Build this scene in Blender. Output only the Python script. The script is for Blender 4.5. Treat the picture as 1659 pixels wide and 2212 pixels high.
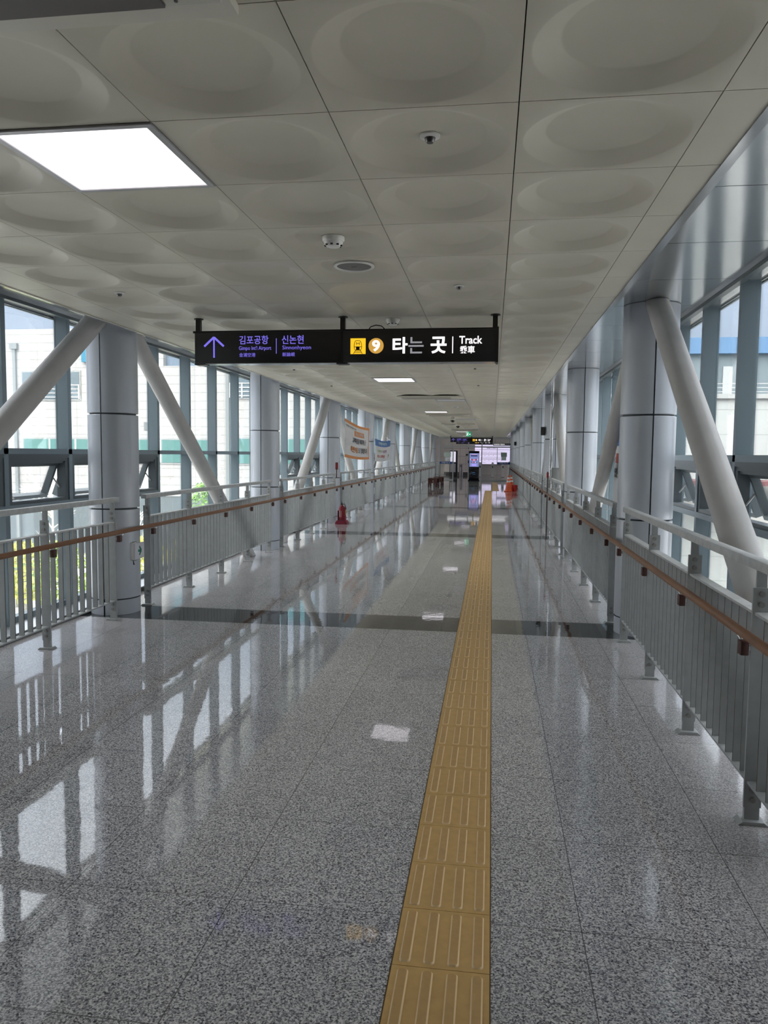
import bpy, bmesh, math, random
from mathutils import Vector, Matrix
import numpy as np

for o in list(bpy.data.objects): bpy.data.objects.remove(o)
S = bpy.context.scene
COL = S.collection
rnd = random.Random(7)
PI = math.pi

# ------------------------------------------------------------------ camera
F_PX, PITCH, YAW, ROLL, CAM_Z = 1638.866, 0.0764848, 0.1402873, 0.0099977, 1.5735
fw = Vector((-math.sin(YAW)*math.cos(PITCH), math.cos(YAW)*math.cos(PITCH), -math.sin(PITCH)))
rt = Vector((math.cos(YAW), math.sin(YAW), 0)); up = rt.cross(fw)
r2 = rt*math.cos(ROLL)+up*math.sin(ROLL); u2 = -rt*math.sin(ROLL)+up*math.cos(ROLL)
cam = bpy.data.cameras.new('camera'); cam.sensor_fit = 'HORIZONTAL'; cam.sensor_width = 36.0
cam.lens = F_PX/1659*36.0; cam.clip_start = 0.05; cam.clip_end = 500
co = bpy.data.objects.new('camera', cam); COL.objects.link(co)
M4 = Matrix((r2, u2, -fw)).transposed().to_4x4(); M4.translation = Vector((0, 0, CAM_Z)); co.matrix_world = M4
S.camera = co

# ------------------------------------------------------------------ world, sun, exposure
S.view_settings.view_transform = 'Standard'; S.view_settings.look = 'None'
S.view_settings.gamma = 1; S.view_settings.use_curve_mapping = False
S.view_settings.exposure = 0.42
SKY_STRENGTH, SUN_STRENGTH, LAMP, SIGN_GLOW = 6.5, 8.0, .9, 1.0
w = bpy.data.worlds.new('overcast_sky'); S.world = w; w.use_nodes = True
nt = w.node_tree; nt.nodes.clear()
tc = nt.nodes.new('ShaderNodeTexCoord'); sep = nt.nodes.new('ShaderNodeSeparateXYZ')
nt.links.new(tc.outputs['Generated'], sep.inputs[0])
nz = nt.nodes.new('ShaderNodeTexNoise'); nz.inputs['Scale'].default_value = 2.2; nz.inputs['Detail'].default_value = 5
nt.links.new(tc.outputs['Generated'], nz.inputs['Vector'])
rp = nt.nodes.new('ShaderNodeValToRGB')
# overcast sky: the zenith is about three times as bright as the horizon
CR = rp.color_ramp
CR.elements[0].position = 0.0; CR.elements[0].color = (0.085, 0.10, 0.125, 1)
for p_, c_ in ((.22, (.125, .15, .19, 1)), (.5, (.58, .61, .66, 1))):
    e = CR.elements.new(p_); e.color = c_
CR.elements[-1].position = 1.0; CR.elements[-1].color = (0.95, 0.97, 1.0, 1)
nt.links.new(sep.outputs['Z'], rp.inputs[0])
mx = nt.nodes.new('ShaderNodeMixRGB'); mx.blend_type = 'MULTIPLY'; mx.inputs[2].default_value = (1.25, 1.22, 1.18, 1)
mp = nt.nodes.new('ShaderNodeMapRange'); mp.inputs[1].default_value = .42; mp.inputs[2].default_value = .68; mp.inputs[4].default_value = .75
nt.links.new(nz.outputs['Fac'], mp.inputs[0]); nt.links.new(mp.outputs[0], mx.inputs[0]); nt.links.new(rp.outputs[0], mx.inputs[1])
bg = nt.nodes.new('ShaderNodeBackground'); bg.inputs[1].default_value = SKY_STRENGTH
out = nt.nodes.new('ShaderNodeOutputWorld')
nt.links.new(mx.outputs[0], bg.inputs[0]); nt.links.new(bg.outputs[0], out.inputs[0])
sl = bpy.data.lights.new('sun', 'SUN'); sl.energy = SUN_STRENGTH; sl.angle = math.radians(60); sl.color = (1, .96, .9)
so = bpy.data.objects.new('sun', sl); COL.objects.link(so)
so.rotation_euler = Vector((0, 1, -.75)).to_track_quat('-Z', 'Y').to_euler(); so.location = (0, -30, 40)

# ------------------------------------------------------------------ materials
MATS = {}
def mat(name, base=(.5, .5, .5), rough=.5, metal=0., spec=.5, emit=None, es=0., vary=0., vscale=8., bump=0., bscale=60.):
    if name in MATS: return MATS[name]
    m = bpy.data.materials.new(name); m.use_nodes = True; n = m.node_tree; L = n.links
    b = n.nodes['Principled BSDF']
    b.inputs['Base Color'].default_value = (*base, 1); b.inputs['Roughness'].default_value = rough
    b.inputs['Metallic'].default_value = metal; b.inputs['Specular IOR Level'].default_value = spec
    if emit: b.inputs['Emission Color'].default_value = (*emit, 1); b.inputs['Emission Strength'].default_value = es
    if vary or bump:
        g = n.nodes.new('ShaderNodeNewGeometry')
        if vary:
            t = n.nodes.new('ShaderNodeTexNoise'); t.inputs['Scale'].default_value = vscale; t.inputs['Detail'].default_value = 6
            L.new(g.outputs['Position'], t.inputs['Vector'])
            r = n.nodes.new('ShaderNodeMapRange'); r.inputs[1].default_value = .3; r.inputs[2].default_value = .7
            r.inputs[3].default_value = 1-vary; r.inputs[4].default_value = 1+vary*.6
            L.new(t.outputs['Fac'], r.inputs[0])
            v = n.nodes.new('ShaderNodeVectorMath'); v.operation = 'SCALE'; v.inputs[0].default_value = base
            L.new(r.outputs[0], v.inputs['Scale']); L.new(v.outputs[0], b.inputs['Base Color'])
        if bump:
            t2 = n.nodes.new('ShaderNodeTexNoise'); t2.inputs['Scale'].default_value = bscale
            L.new(g.outputs['Position'], t2.inputs['Vector'])
            bp = n.nodes.new('ShaderNodeBump'); bp.inputs['Strength'].default_value = bump; bp.inputs['Distance'].default_value = .002
            L.new(t2.outputs['Fac'], bp.inputs['Height']); L.new(bp.outputs[0], b.inputs['Normal'])
    MATS[name] = m; return m

def glass(name, tint, refl=1.0):
    m = bpy.data.materials.new(name); m.use_nodes = True; n = m.node_tree; n.nodes.clear(); L = n.links
    o = n.nodes.new('ShaderNodeOutputMaterial'); mixs = n.nodes.new('ShaderNodeMixShader')
    t = n.nodes.new('ShaderNodeBsdfTransparent'); t.inputs[0].default_value = (*tint, 1)
    g = n.nodes.new('ShaderNodeBsdfGlossy'); g.inputs['Roughness'].default_value = .01; g.inputs[0].default_value = (.95, 1, 1, 1)
    f = n.nodes.new('ShaderNodeFresnel'); f.inputs[0].default_value = 1.5
    k = n.nodes.new('ShaderNodeMath'); k.operation = 'MULTIPLY'; k.inputs[1].default_value = refl
    L.new(f.outputs[0], k.inputs[0]); L.new(k.outputs[0], mixs.inputs[0]); L.new(t.outputs[0], mixs.inputs[1]); L.new(g.outputs[0], mixs.inputs[2])
    L.new(mixs.outputs[0], o.inputs[0]); MATS[name] = m; return m

def floor_material():
    m = bpy.data.materials.new('polished_granite'); m.use_nodes = True; n = m.node_tree; L = n.links
    b = n.nodes['Principled BSDF']; g = n.nodes.new('ShaderNodeNewGeometry'); sp = n.nodes.new('ShaderNodeSeparateXYZ')
    L.new(g.outputs['Position'], sp.inputs[0])
    def mth(op, a, bb=None, c=None):
        q = n.nodes.new('ShaderNodeMath'); q.operation = op
        for i, x in enumerate((a, bb, c)):
            if x is None: continue
            if isinstance(x, (int, float)): q.inputs[i].default_value = x
            else: L.new(x, q.inputs[i])
        return q.outputs[0]
    def joint(src, off, per, wd):
        fr = mth('FRACT', mth('DIVIDE', mth('SUBTRACT', src, off), per))
        d = mth('MINIMUM', fr, mth('SUBTRACT', 1.0, fr))
        return mth('LESS_THAN', mth('MULTIPLY', d, per), wd)
    X, Y = sp.outputs['X'], sp.outputs['Y']
    j = mth('MAXIMUM', joint(X, .327, .6035, .0018), joint(Y, 6.67, .6, .0016))
    band = mth('LESS_THAN', mth('FRACT', mth('DIVIDE', mth('SUBTRACT', Y, 6.67), 7.8)), .585/7.8)
    # speckle
    v = n.nodes.new('ShaderNodeTexVoronoi'); v.inputs['Scale'].default_value = 210; L.new(g.outputs['Position'], v.inputs['Vector'])
    sc = n.nodes.new('ShaderNodeSeparateColor'); L.new(v.outputs['Color'], sc.inputs[0])
    nz = n.nodes.new('ShaderNodeTexNoise'); nz.inputs['Scale'].default_value = 120; nz.inputs['Detail'].default_value = 3
    L.new(g.outputs['Position'], nz.inputs['Vector'])
    sm = mth('ADD', mth('MULTIPLY', sc.outputs[0], .55), mth('MULTIPLY', nz.outputs['Fac'], .9))
    rp = n.nodes.new('ShaderNodeValToRGB'); rp.color_ramp.interpolation = 'LINEAR'
    els = rp.color_ramp.elements
    els[0].position = .40; els[0].color = (.032, .036, .042, 1)
    els[1].position = .95; els[1].color = (.60, .59, .575, 1)
    e1 = els.new(.56); e1.color = (.17, .168, .178, 1); e2 = els.new(.72); e2.color = (.31, .302, .308, 1)
    L.new(sm, rp.inputs[0])
    # broad tone per slab
    wn = n.nodes.new('ShaderNodeTexWhiteNoise'); wn.noise_dimensions = '2D'
    cv = n.nodes.new('ShaderNodeCombineXYZ')
    L.new(mth('FLOOR', mth('DIVIDE', mth('SUBTRACT', X, .327), .6035)), cv.inputs[0])
    L.new(mth('FLOOR', mth('DIVIDE', mth('SUBTRACT', Y, 6.67), .6)), cv.inputs[1]); L.new(cv.outputs[0], wn.inputs['Vector'])
    tone = mth('ADD', .93, mth('MULTIPLY', wn.outputs['Value'], .12))
    # pale worn dust stain near the kerbs
    nd = n.nodes.new('ShaderNodeTexNoise'); nd.inputs['Scale'].default_value = 1.6; nd.inputs['Detail'].default_value = 6; L.new(g.outputs['Position'], nd.inputs['Vector'])
    edge = mth('MAXIMUM', mth('SUBTRACT', -2.68, X), mth('SUBTRACT', X, .80))
    es = n.nodes.new('ShaderNodeMapRange'); es.inputs[1].default_value = 0; es.inputs[2].default_value = .3; L.new(edge, es.inputs[0])
    dust = mth('MULTIPLY', es.outputs[0], mth('MULTIPLY', nd.outputs['Fac'], .95))
    vs = n.nodes.new('ShaderNodeVectorMath'); vs.operation = 'SCALE'; L.new(rp.outputs[0], vs.inputs[0]); L.new(tone, vs.inputs['Scale'])
    def mixc(f, a, bcol):
        q = n.nodes.new('ShaderNodeMixRGB'); L.new(f, q.inputs[0])
        L.new(a, q.inputs[1]); q.inputs[2].default_value = (*bcol, 1); return q.outputs[0]
    c = mixc(dust, vs.outputs[0], (.46, .435, .43))
    c = mixc(band, c, (.022, .024, .026))
    c = mixc(mth('MULTIPLY', j, .85), c, (.05, .05, .048))
    L.new(c, b.inputs['Base Color'])
    rr = n.nodes.new('ShaderNodeMapRange'); rr.inputs[3].default_value = .035; rr.inputs[4].default_value = .14; L.new(dust, rr.inputs[0])
    L.new(rr.outputs[0], b.inputs['Roughness'])
    b.inputs['Specular IOR Level'].default_value = .75
    nb = n.nodes.new('ShaderNodeTexNoise'); nb.inputs['Scale'].default_value = 6; L.new(g.outputs['Position'], nb.inputs['Vector'])
    bp = n.nodes.new('ShaderNodeBump'); bp.inputs['Strength'].default_value = .05; bp.inputs['Distance'].default_value = .01
    L.new(nb.outputs['Fac'], bp.inputs['Height']); L.new(bp.outputs[0], b.inputs['Normal'])
    MATS['floor'] = m; return m

FLOOR = floor_material()
CEIL = mat('ceiling_tile', (.57, .545, .455), .42, vary=.05, vscale=3)
CEILBACK = mat('ceiling_void', (.05, .05, .045), .8)
SOFFIT = mat('soffit_metal', (.50, .52, .54), .16, .75)
SOFFIT_J = mat('soffit_joint', (.06, .065, .07), .5)
COLM = mat('column_paint', (.50, .53, .57), .3, .15, vary=.04, vscale=2)
GROOVE = mat('column_groove', (.07, .075, .08), .6)
BRACE = mat('brace_paint', (.50, .49, .47), .55, vary=.07, vscale=5)
MULL = mat('mullion_paint', (.20, .255, .285), .4, .2)
SASH = mat('sash_dark', (.10, .12, .13), .4, .2)
RAIL = mat('railing_paint', (.39, .405, .40), .42, .1, vary=.10, vscale=14)
RAILTOP = mat('railing_top_paint', (.53, .54, .525), .45, .1, vary=.14, vscale=20)
EDGE = mat('dark_edge', (.085, .075, .06), .6)  # darker colour for the thin side faces of the balusters
BOLT = mat('bolt_steel', (.30, .29, .27), .4, .6)
WOOD = mat('handrail_vinyl', (.245, .108, .045), .42, vary=.12, vscale=10)
BRKT = mat('bracket_brown', (.075, .028, .02), .5)
STEEL = mat('stainless', (.6, .6, .6), .25, 1.)
BLACK = mat('sign_black', (.016, .015, .014), .35)
BLACKF = mat('frame_black', (.012, .011, .01), .4)
WHITEP = mat('white_plastic', (.75, .75, .72), .4)
TACT = mat('tactile_yellow', (.53, .33, .115), .45, vary=.10, vscale=25)
TACTB = mat('tactile_bar', (.465, .285, .105), .5, vary=.08, vscale=40)
TACTJ = mat('tactile_joint', (.10, .06, .02), .8)
LAMPM = mat('lamp_panel', (.9, .9, .9), .4, emit=(1.0, .93, .99), es=LAMP)
PALEL = mat('lamp_off', (.72, .73, .74), .3)
ALU = mat('aluminium', (.62, .63, .64), .35, .8)
GLASS = glass('window_glass', (.955, .955, .955), .55)
GLASSD = glass('door_glass', (.95, .97, .96), .7)
def emis(name, c, s): return mat(name, (.02, .02, .02), .5, emit=c, es=s)
PURPLE = emis('letter_purple', (.20, .16, .78), .8)
LWHITE = emis('letter_white', (1, .95, .98), SIGN_GLOW)
LDIM = emis('letter_dim', (.5, .5, .53), .42)
LYEL = emis('icon_yellow', (1, .58, .02), .78)
LOCHRE = emis('circle_ochre', (.62, .34, .06), .75)

# ------------------------------------------------------------------ helpers
class MB:
    def __init__(s): s.v = []; s.f = []; s.m = []
    def add(s, vs, fs, mi=0):
        o = len(s.v); s.v += [tuple(p) for p in vs]; s.f += [tuple(i+o for i in f) for f in fs]; s.m += [mi]*len(fs); return s
    def box(s, x0, x1, y0, y1, z0, z1, mi=0):
        return s.add([(x0,y0,z0),(x1,y0,z0),(x1,y1,z0),(x0,y1,z0),(x0,y0,z1),(x1,y0,z1),(x1,y1,z1),(x0,y1,z1)],
                     [(0,3,2,1),(4,5,6,7),(0,1,5,4),(1,2,6,5),(2,3,7,6),(3,0,4,7)], mi)
    def cbox(s, x, y, z, sx, sy, sz, mi=0): return s.box(x-sx/2, x+sx/2, y-sy/2, y+sy/2, z-sz/2, z+sz/2, mi)
    def bbox(s, x0, x1, y0, y1, z0, z1, c=.005, mi=0):
        bm = bmesh.new(); bmesh.ops.create_cube(bm, size=1)
        for v in bm.verts: v.co = Vector(((x0+x1)/2+v.co.x*(x1-x0), (y0+y1)/2+v.co.y*(y1-y0), (z0+z1)/2+v.co.z*(z1-z0)))
        bmesh.ops.bevel(bm, geom=bm.edges[:], offset=c, segments=2, profile=.5, affect='EDGES')
        bm.verts.index_update(); s.add([v.co[:] for v in bm.verts], [[v.index for v in f.verts] for f in bm.faces], mi); bm.free(); return s
    def tube(s, pts, r, seg=12, mi=0, cap=True):
        pts = [Vector(p) for p in pts]; rings = []
        rs = r if isinstance(r, (list, tuple)) else [r]*len(pts)
        prev = None
        for i, p in enumerate(pts):
            d = (pts[min(i+1, len(pts)-1)]-pts[max(i-1, 0)]).normalized()
            a = prev if prev else (Vector((0, 0, 1)) if abs(d.z) < .9 else Vector((1, 0, 0)))
            u = (a-d*a.dot(d)).normalized(); v = d.cross(u); prev = u
            rings.append([p+u*math.cos(2*PI*k/seg)*rs[i]+v*math.sin(2*PI*k/seg)*rs[i] for k in range(seg)])
        vs = [q for R in rings for q in R]; fs = []
        for i in range(len(rings)-1):
            for k in range(seg): fs.append((i*seg+k, i*seg+(k+1)%seg, (i+1)*seg+(k+1)%seg, (i+1)*seg+k))
        if cap: fs.append(tuple(range(seg))[::-1]); fs.append(tuple((len(rings)-1)*seg+k for k in range(seg)))
        return s.add(vs, fs, mi)
    def lathe(s, prof, c=(0, 0, 0), seg=24, mi=0):
        vs = []; fs = []; n = len(prof)
        for r, z in prof:
            for k in range(seg): vs.append((c[0]+max(r, 1e-5)*math.cos(2*PI*k/seg), c[1]+max(r, 1e-5)*math.sin(2*PI*k/seg), c[2]+z))
        for i in range(n-1):
            for k in range(seg): fs.append((i*seg+k, i*seg+(k+1)%seg, (i+1)*seg+(k+1)%seg, (i+1)*seg+k))
        return s.add(vs, fs, mi)
    def prism(s, poly, y0, y1, mi=0):   # poly in (x,z), extruded along y, poly counter clockwise seen from -y
        n = len(poly); vs = [(x, y0, z) for x, z in poly]+[(x, y1, z) for x, z in poly]
        fs = [tuple(range(n)), tuple(range(2*n-1, n-1, -1))]+[((i+1) % n, i, n+i, n+(i+1) % n) for i in range(n)]
        return s.add(vs, fs, mi)
    def build(s, name, mats, parent=None, smooth=None, loc=None):
        me = bpy.data.meshes.new(name); me.from_pydata(s.v, [], s.f)
        if not isinstance(mats, (list, tuple)): mats = [mats]
        for m in mats: me.materials.append(m)
        if len(mats) > 1: me.polygons.foreach_set('material_index', s.m)
        bm = bmesh.new(); bm.from_mesh(me); bmesh.ops.recalc_face_normals(bm, faces=bm.faces[:]); bm.to_mesh(me); bm.free()
        if smooth is not None:
            me.polygons.foreach_set('use_smooth', [True]*len(me.polygons)); me.set_sharp_from_angle(angle=math.radians(smooth))
        me.update()
        o = bpy.data.objects.new(name, me); COL.objects.link(o)
        if parent: o.parent = parent
        if loc: o.location = loc
        return o
def tag(o, label=None, cat=None, group=None, kind=None):
    if label: o['label'] = label
    if cat: o['category'] = cat
    if group: o['group'] = group
    if kind: o['kind'] = kind
    return o
def thing(name, label, cat, loc=(0, 0, 0), group=None, rz=0):
    o = bpy.data.objects.new(name, None); o.empty_display_size = .1; COL.objects.link(o); o.location = loc; o.rotation_euler.z = rz
    return tag(o, label, cat, group)
def copy_tree(o, parent=None):
    c = o.copy(); COL.objects.link(c)
    if parent: c.parent = parent
    for ch in list(o.children): copy_tree(ch, c)
    return c
ORD = ['first', 'second', 'third', 'fourth', 'fifth', 'sixth', 'seventh', 'eighth', 'ninth', 'tenth', 'eleventh', 'twelfth']
def text_mesh(body, height, width=None, bold=0., depth=.001, align='LEFT'):
    """letters as a mesh in x (right) z (up), facing -y, lower-left at the origin, scaled to height x width"""
    cu = bpy.data.curves.new('t', 'FONT'); cu.body = body; cu.size = 1; cu.offset = bold; cu.extrude = 0; cu.resolution_u = 3
    o = bpy.data.objects.new('t', cu); COL.objects.link(o)
    dg = bpy.context.evaluated_depsgraph_get(); me = bpy.data.meshes.new_from_object(o.evaluated_get(dg))
    bpy.data.objects.remove(o); bpy.data.curves.remove(cu)
    vs = np.array([v.co[:] for v in me.vertices]); fs = [tuple(p.vertices) for p in me.polygons]
    bpy.data.meshes.remove(me)
    lo, hi = vs.min(0), vs.max(0); k = height/(hi[1]-lo[1]); kx = width/(hi[0]-lo[0]) if width else k
    return [((x-lo[0])*kx, 0., (y-lo[1])*k) for x, y, _ in vs], fs, (hi[0]-lo[0])*kx
def put_text(body, x, y, z, h, wd, m, name, parent, bold=0.):
    vs, fs, _ = text_mesh(body, h, wd, bold)
    b = MB(); b.add([(x+a, y, z+c) for a, _, c in vs], fs); b.add([(x+a, y+.0012, z+c) for a, _, c in vs], [f[::-1] for f in fs])
    return b.build(name, m, parent)

# ------------------------------------------------------------------ dimensions
XL, XR = -3.47, 1.14            # railing lines
CXL, CXR = -3.65, 1.35          # column lines
GXL, GXR = -4.10, 1.78          # inner face of the mullions
Y0, YE = -6.0, 52.0
ZC, ZS = 2.66, 2.88
def colY(k): return 1.97+5*k

# ------------------------------------------------------------------ setting
def floor():
    b = MB(); b.box(-4.32, 2.0, Y0, 50.0, -.45, 0); b.box(-7, 6, 50.0, 64, -.45, 0)
    tag(b.build('floor', FLOOR), kind='structure')
floor()
for nm, x0, x1 in (('trim_1', -4.31, -3.89), ('trim_2', 1.59, 1.99)):
    b = MB(); b.box(x0, x1, Y0, YE, 0.0005, .05, 0)
    xi = -3.89 if nm == 'trim_1' else 1.59; s = 1 if nm == 'trim_1' else -1
    b.box(min(xi, xi+s*.012), max(xi, xi+s*.012), Y0, YE, 0.0005, .045, 1)
    xs = (x0+.14) if nm == 'trim_1' else (x1-.14)
    b.box(xs-.006, xs+.006, Y0, YE, .05, .052, 1)
    tag(b.build(nm, [ALU, mat('kerb_dark', (.035, .033, .03), .5)]), kind='structure')
b = MB(); b.box(-4.4, 2.1, Y0-.3, 50.2, 2.96, 3.3); tag(b.build('roof', mat('roof_sheet', (.4, .41, .42), .5)), kind='structure')
b = MB(); b.box(-4.4, 2.1, Y0-.3, Y0, -.4, 3.3); tag(b.build('wall_back', mat('back_wall', (.40, .40, .38), .5)), kind='structure')

def ceiling():
    T = .6; X0, YB = .0604, 2.4625; g = .0018
    seg = 36; prof = [(.281, 0), (.274, .0025), (.203, .0325), (.195, .035)]
    hs = T/2-g
    def sq(a):
        c, s_ = math.cos(a), math.sin(a); k = hs/max(abs(c), abs(s_)); return (k*c, k*s_)
    base = []; faces = []
    angs = [2*PI*(k+.5)/seg for k in range(seg)]
    A = sorted(set([round(a, 6) for a in angs]+[round(PI/4+i*PI/2, 6) for i in range(4)])); n = len(A)
    base += [(*sq(a), .012) for a in A]; base += [(*sq(a), 0) for a in A]
    for r, z in prof: base += [(r*math.cos(a), r*math.sin(a), z) for a in A]
    for i in range(5):
        for k in range(n): faces.append((i*n+k, i*n+(k+1) % n, (i+1)*n+(k+1) % n, (i+1)*n+k))
    faces.append(tuple(5*n+k for k in range(n)))
    b = MB()
    lit = {0, 14, 28, 42, 56, 70}; off = {21, 35, 49, 63}
    for j in range(-14, 77):
        for i in range(-5, 1):
            cx, cy = X0+(i+.5)*T, YB+(j+.5)*T
            if (i == -3 and j in lit) or (i == -2 and j in off): continue
            b.add([(x+cx, y+cy, z+ZC) for x, y, z in base], faces, 0)
        y0, y1 = YB+j*T+g, YB+(j+1)*T-g
        b.box(-3.222, -2.94-g, y0, y1, ZC, ZC+.012, 0); b.box(.6604+g, .842, y0, y1, ZC, ZC+.012, 0)
    ya, yb = YB-14*T, YB+77*T
    b.box(-3.23, .85, ya, yb, ZC+.05, ZC+.06, 1)
    b.box(.844, .862, ya, yb, ZC-.006, ZS+.01, 2); b.box(-3.242, -3.224, ya, yb, ZC-.006, ZS+.01, 2)
    b.box(.82, .8438, ya, yb, ZC-.006, ZC-.001, 2); b.box(-3.2238, -3.21, ya, yb, ZC-.006, ZC-.001, 0)
    b.box(-3.24, .86, yb, yb+.02, ZC-.006, 2.96, 2)
    tag(b.build('ceiling', [CEIL, CEILBACK, SOFFIT], smooth=22), kind='structure')
ceiling()
def soffit(nm, x0, x1):
    b = MB(); k = 0
    y = 0.97-7
    while y < 50:
        b.box(x0, x1, max(y, Y0)+.004, y+1-.004, ZS, ZS+.02, 0); y += 1
    b.box(x0, x1, Y0, 50, ZS+.012, ZS+.08, 1)
    tag(b.build(nm, [SOFFIT, SOFFIT_J]), kind='structure')
soffit('trim_3', -4.06, -3.23); soffit('trim_4', .862, 1.74)

# windows: one per structural bay, mullions a metre apart
def window(n, side, k):
    s = -1 if side == 'L' else 1; gx = GXL if side == 'L' else GXR
    yc = colY(k)                                   # five modules starting one bay
    root = bpy.data.objects.new('window_%d' % n, None); COL.objects.link(root); root.location = (gx, yc, 0); root.empty_display_size = .1
    tag(root, kind='structure')
    X = lambda d: s*d                              # depth outwards
    def bx(b, d0, d1, y0, y1, z0, z1, mi=0, c=None):
        x0, x1 = sorted((X(d0), X(d1)))
        return b.box(x0, x1, y0, y1, z0, z1, mi)
    for m in range(5):
        b = MB(); bx(b, 0, .13, m-.03, m+.03, .05, 2.862); b.build('mullion', MULL, root)
    b = MB(); bx(b, -.06, .18, -.03, 4.97, 2.86, 2.95, 0); bx(b, -.05, .0, -.03, 4.97, 2.835, 2.87, 1); bx(b, .135, .15, -.03, 4.97, 2.835, 2.86, 1)
    b.build('head', [SOFFIT, SASH], root)
    b = MB(); bx(b, 0, .13, -.03, 4.97, 1.54, 1.59); b.build('transom', MULL, root)
    b = MB(); bx(b, .05, .13, -.03, 4.97, .05, .10); b.build('sill', MULL, root)
    aw = (0, 1, 3, 4) if k % 2 == 1 else ()
    aw = (0, 1) if k % 2 == 1 else (3, 4)          # two either side of the columns that carry brace tops
    for m in range(5):
        y0, y1 = m+.03, m+.97
        b = MB(); bx(b, .112, .118, y0, y1, 1.59, 2.84); b.build('pane', GLASS, root)
        if m in aw:
            b = MB(); bx(b, .112, .118, y0, y1, .10, 1.05); b.build('pane', GLASS, root)
            b = MB(); bx(b, 0, .13, y0, y1, 1.045, 1.095); b.build('lower_transom', MULL, root)
            f = MB(); bx(f, .01, .10, y0, y1, 1.475, 1.54); bx(f, .01, .10, y0, y1, 1.095, 1.125)
            bx(f, .01, .10, y0, y0+.05, 1.125, 1.475); bx(f, .01, .10, y1-.05, y1, 1.125, 1.475)
            bx(f, .0, .012, y0, y1, 1.505, 1.54); bx(f, .025, .10, y0+.05, y1-.05, 1.452, 1.475)
            fr = f.build('vent_frame', SASH, root)
            # sash tilted outwards about its top edge
            t = math.radians(21); ct, st = math.cos(t), math.sin(t)
            def P(d, y, h): return (X(.085+d*ct+h*st), y, 1.462-h*ct+d*st)   # h down the sash, d outwards
            def sb(bb, d0, d1, ya, yb, h0, h1, mi=0):
                vs = [P(d, y, h) for h in (h0, h1) for d, y in ((d0, ya), (d1, ya), (d1, yb), (d0, yb))]
                bb.add(vs, [(0,3,2,1),(4,5,6,7),(0,1,5,4),(1,2,6,5),(2,3,7,6),(3,0,4,7)], mi)
            sh = MB(); a0, a1 = y0+.055, y1-.055
            sb(sh, -.01, .05, a0, a1, 0, .035); sb(sh, -.01, .05, a0, a1, .33, .365); sb(sh, -.01, .05, a0, a0+.035, .035, .33); sb(sh, -.01, .05, a1-.035, a1, .035, .33)
            so_ = sh.build('vent_sash', SASH, root)
            gp = MB(); sb(gp, .03, .036, a0+.035, a1-.035, .035, .33); gp.build('pane', GLASS, so_)
            st_ = MB(); p1 = P(-.012, y1-.066, .16); st_.tube([(X(.07), y1-.062, 1.22), p1], .008, 6); st_.build('stay_arm', mat('stay_steel', (.30, .31, .31), .45, .4), fr)
            hd = MB(); q = P(-.01, a0+.14, .34); hd.tube([q, (q[0]-X(.02), q[1]+.025, q[2]+.03), (q[0]-X(.03), q[1]+.06, q[2]+.028), (q[0]-X(.035), q[1]+.10, q[2]-.004)], .009, 8)
            hd.build('handle', mat('handle_pale', (.55, .54, .50), .5), so_)
        else:
            b = MB(); bx(b, .112, .118, y0, y1, .10, 1.54); b.build('pane', GLASS, root)
n = 1
for side in 'LR':
    for k in range(0, 10):
        window(n, side, k); n += 1
b = MB(); b.box(-45, -4.35, -14, .6, -5, 8.5); b.box(2.05, 45, -14, .6, -5, 8.5); b.box(-4.35, 2.05, -14, .6, 3.4, 8.5); tag(b.build('sky_blocker', mat('blocker_grey', (.22, .22, .22), .7)), kind='structure')  # unseen mass added behind the camera to shade the near bays
NW = mat('near_wall', (.34, .34, .33), .6)
b = MB(); b.box(-4.3, -4.1, Y0, 1.935, .05, 2.96); tag(b.build('wall_left', NW), kind='structure')
b = MB(); b.box(1.78, 1.98, Y0, 1.935, .05, 2.96); tag(b.build('wall_right', NW), kind='structure')

# ------------------------------------------------------------------ columns and braces
def make_column():
    root = thing('column', None, 'column')
    R = .235; b = MB()
    zs = [(.155, 1.015), (1.03, 1.92), (1.935, ZS-.002)]
    for z0, z1 in zs:
        for a0 in (-PI/2, PI/2):
            g = .026; n_ = 24; vs = []; fs = []
            for z, rr in ((z0, R-.02), (z0, R-.004), (z0+.005, R), (z1-.005, R), (z1, R-.004), (z1, R-.02)):
                for i in range(n_+1):
                    a = a0+g+(PI-2*g)*i/n_; vs.append((rr*math.cos(a), rr*math.sin(a), z))
            for r_ in range(5):
                for i in range(n_): q = r_*(n_+1)+i; fs.append((q, q+1, q+n_+2, q+n_+1))
            # turned-in edges at the seam
            for i, sg in ((0, 1), (n_, -1)):
                a = a0+g+(PI-2*g)*i/n_; o = len(vs)
                vs += [(R*math.cos(a), R*math.sin(a), z0), (R*math.cos(a), R*math.sin(a), z1), ((R-.03)*math.cos(a), (R-.03)*math.sin(a), z1), ((R-.03)*math.cos(a), (R-.03)*math.sin(a), z0)]
                fs.append((o, o+1, o+2, o+3))
            b.add(vs, fs)
    b.build('cladding', COLM, root, smooth=35)
    b = MB(); b.lathe([(0.0, .0), (R-.022, .0), (R-.022, ZS-.002), (0.0, ZS-.002)], seg=40); b.build('joint_backing', GROOVE, root, smooth=35)
    b = MB()
    for a0 in (-PI/2, PI/2):
        g = .03; n_ = 20; vs = []; fs = []
        for z in (0.001, .145):
            for rr in (R-.004, ):
                for i in range(n_+1):
                    a = a0+g+(PI-2*g)*i/n_; vs.append((rr*math.cos(a), rr*math.sin(a), z))
        for i in range(n_): fs.append((i, i+1, i+n_+2, i+n_+1))
        b.add(vs, fs)
    b.build('base_skirt', COLM, root, smooth=35)
    return root
col0 = make_column(); first = True
def side_word(s): return 'left' if s == 'L' else 'right'
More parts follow.
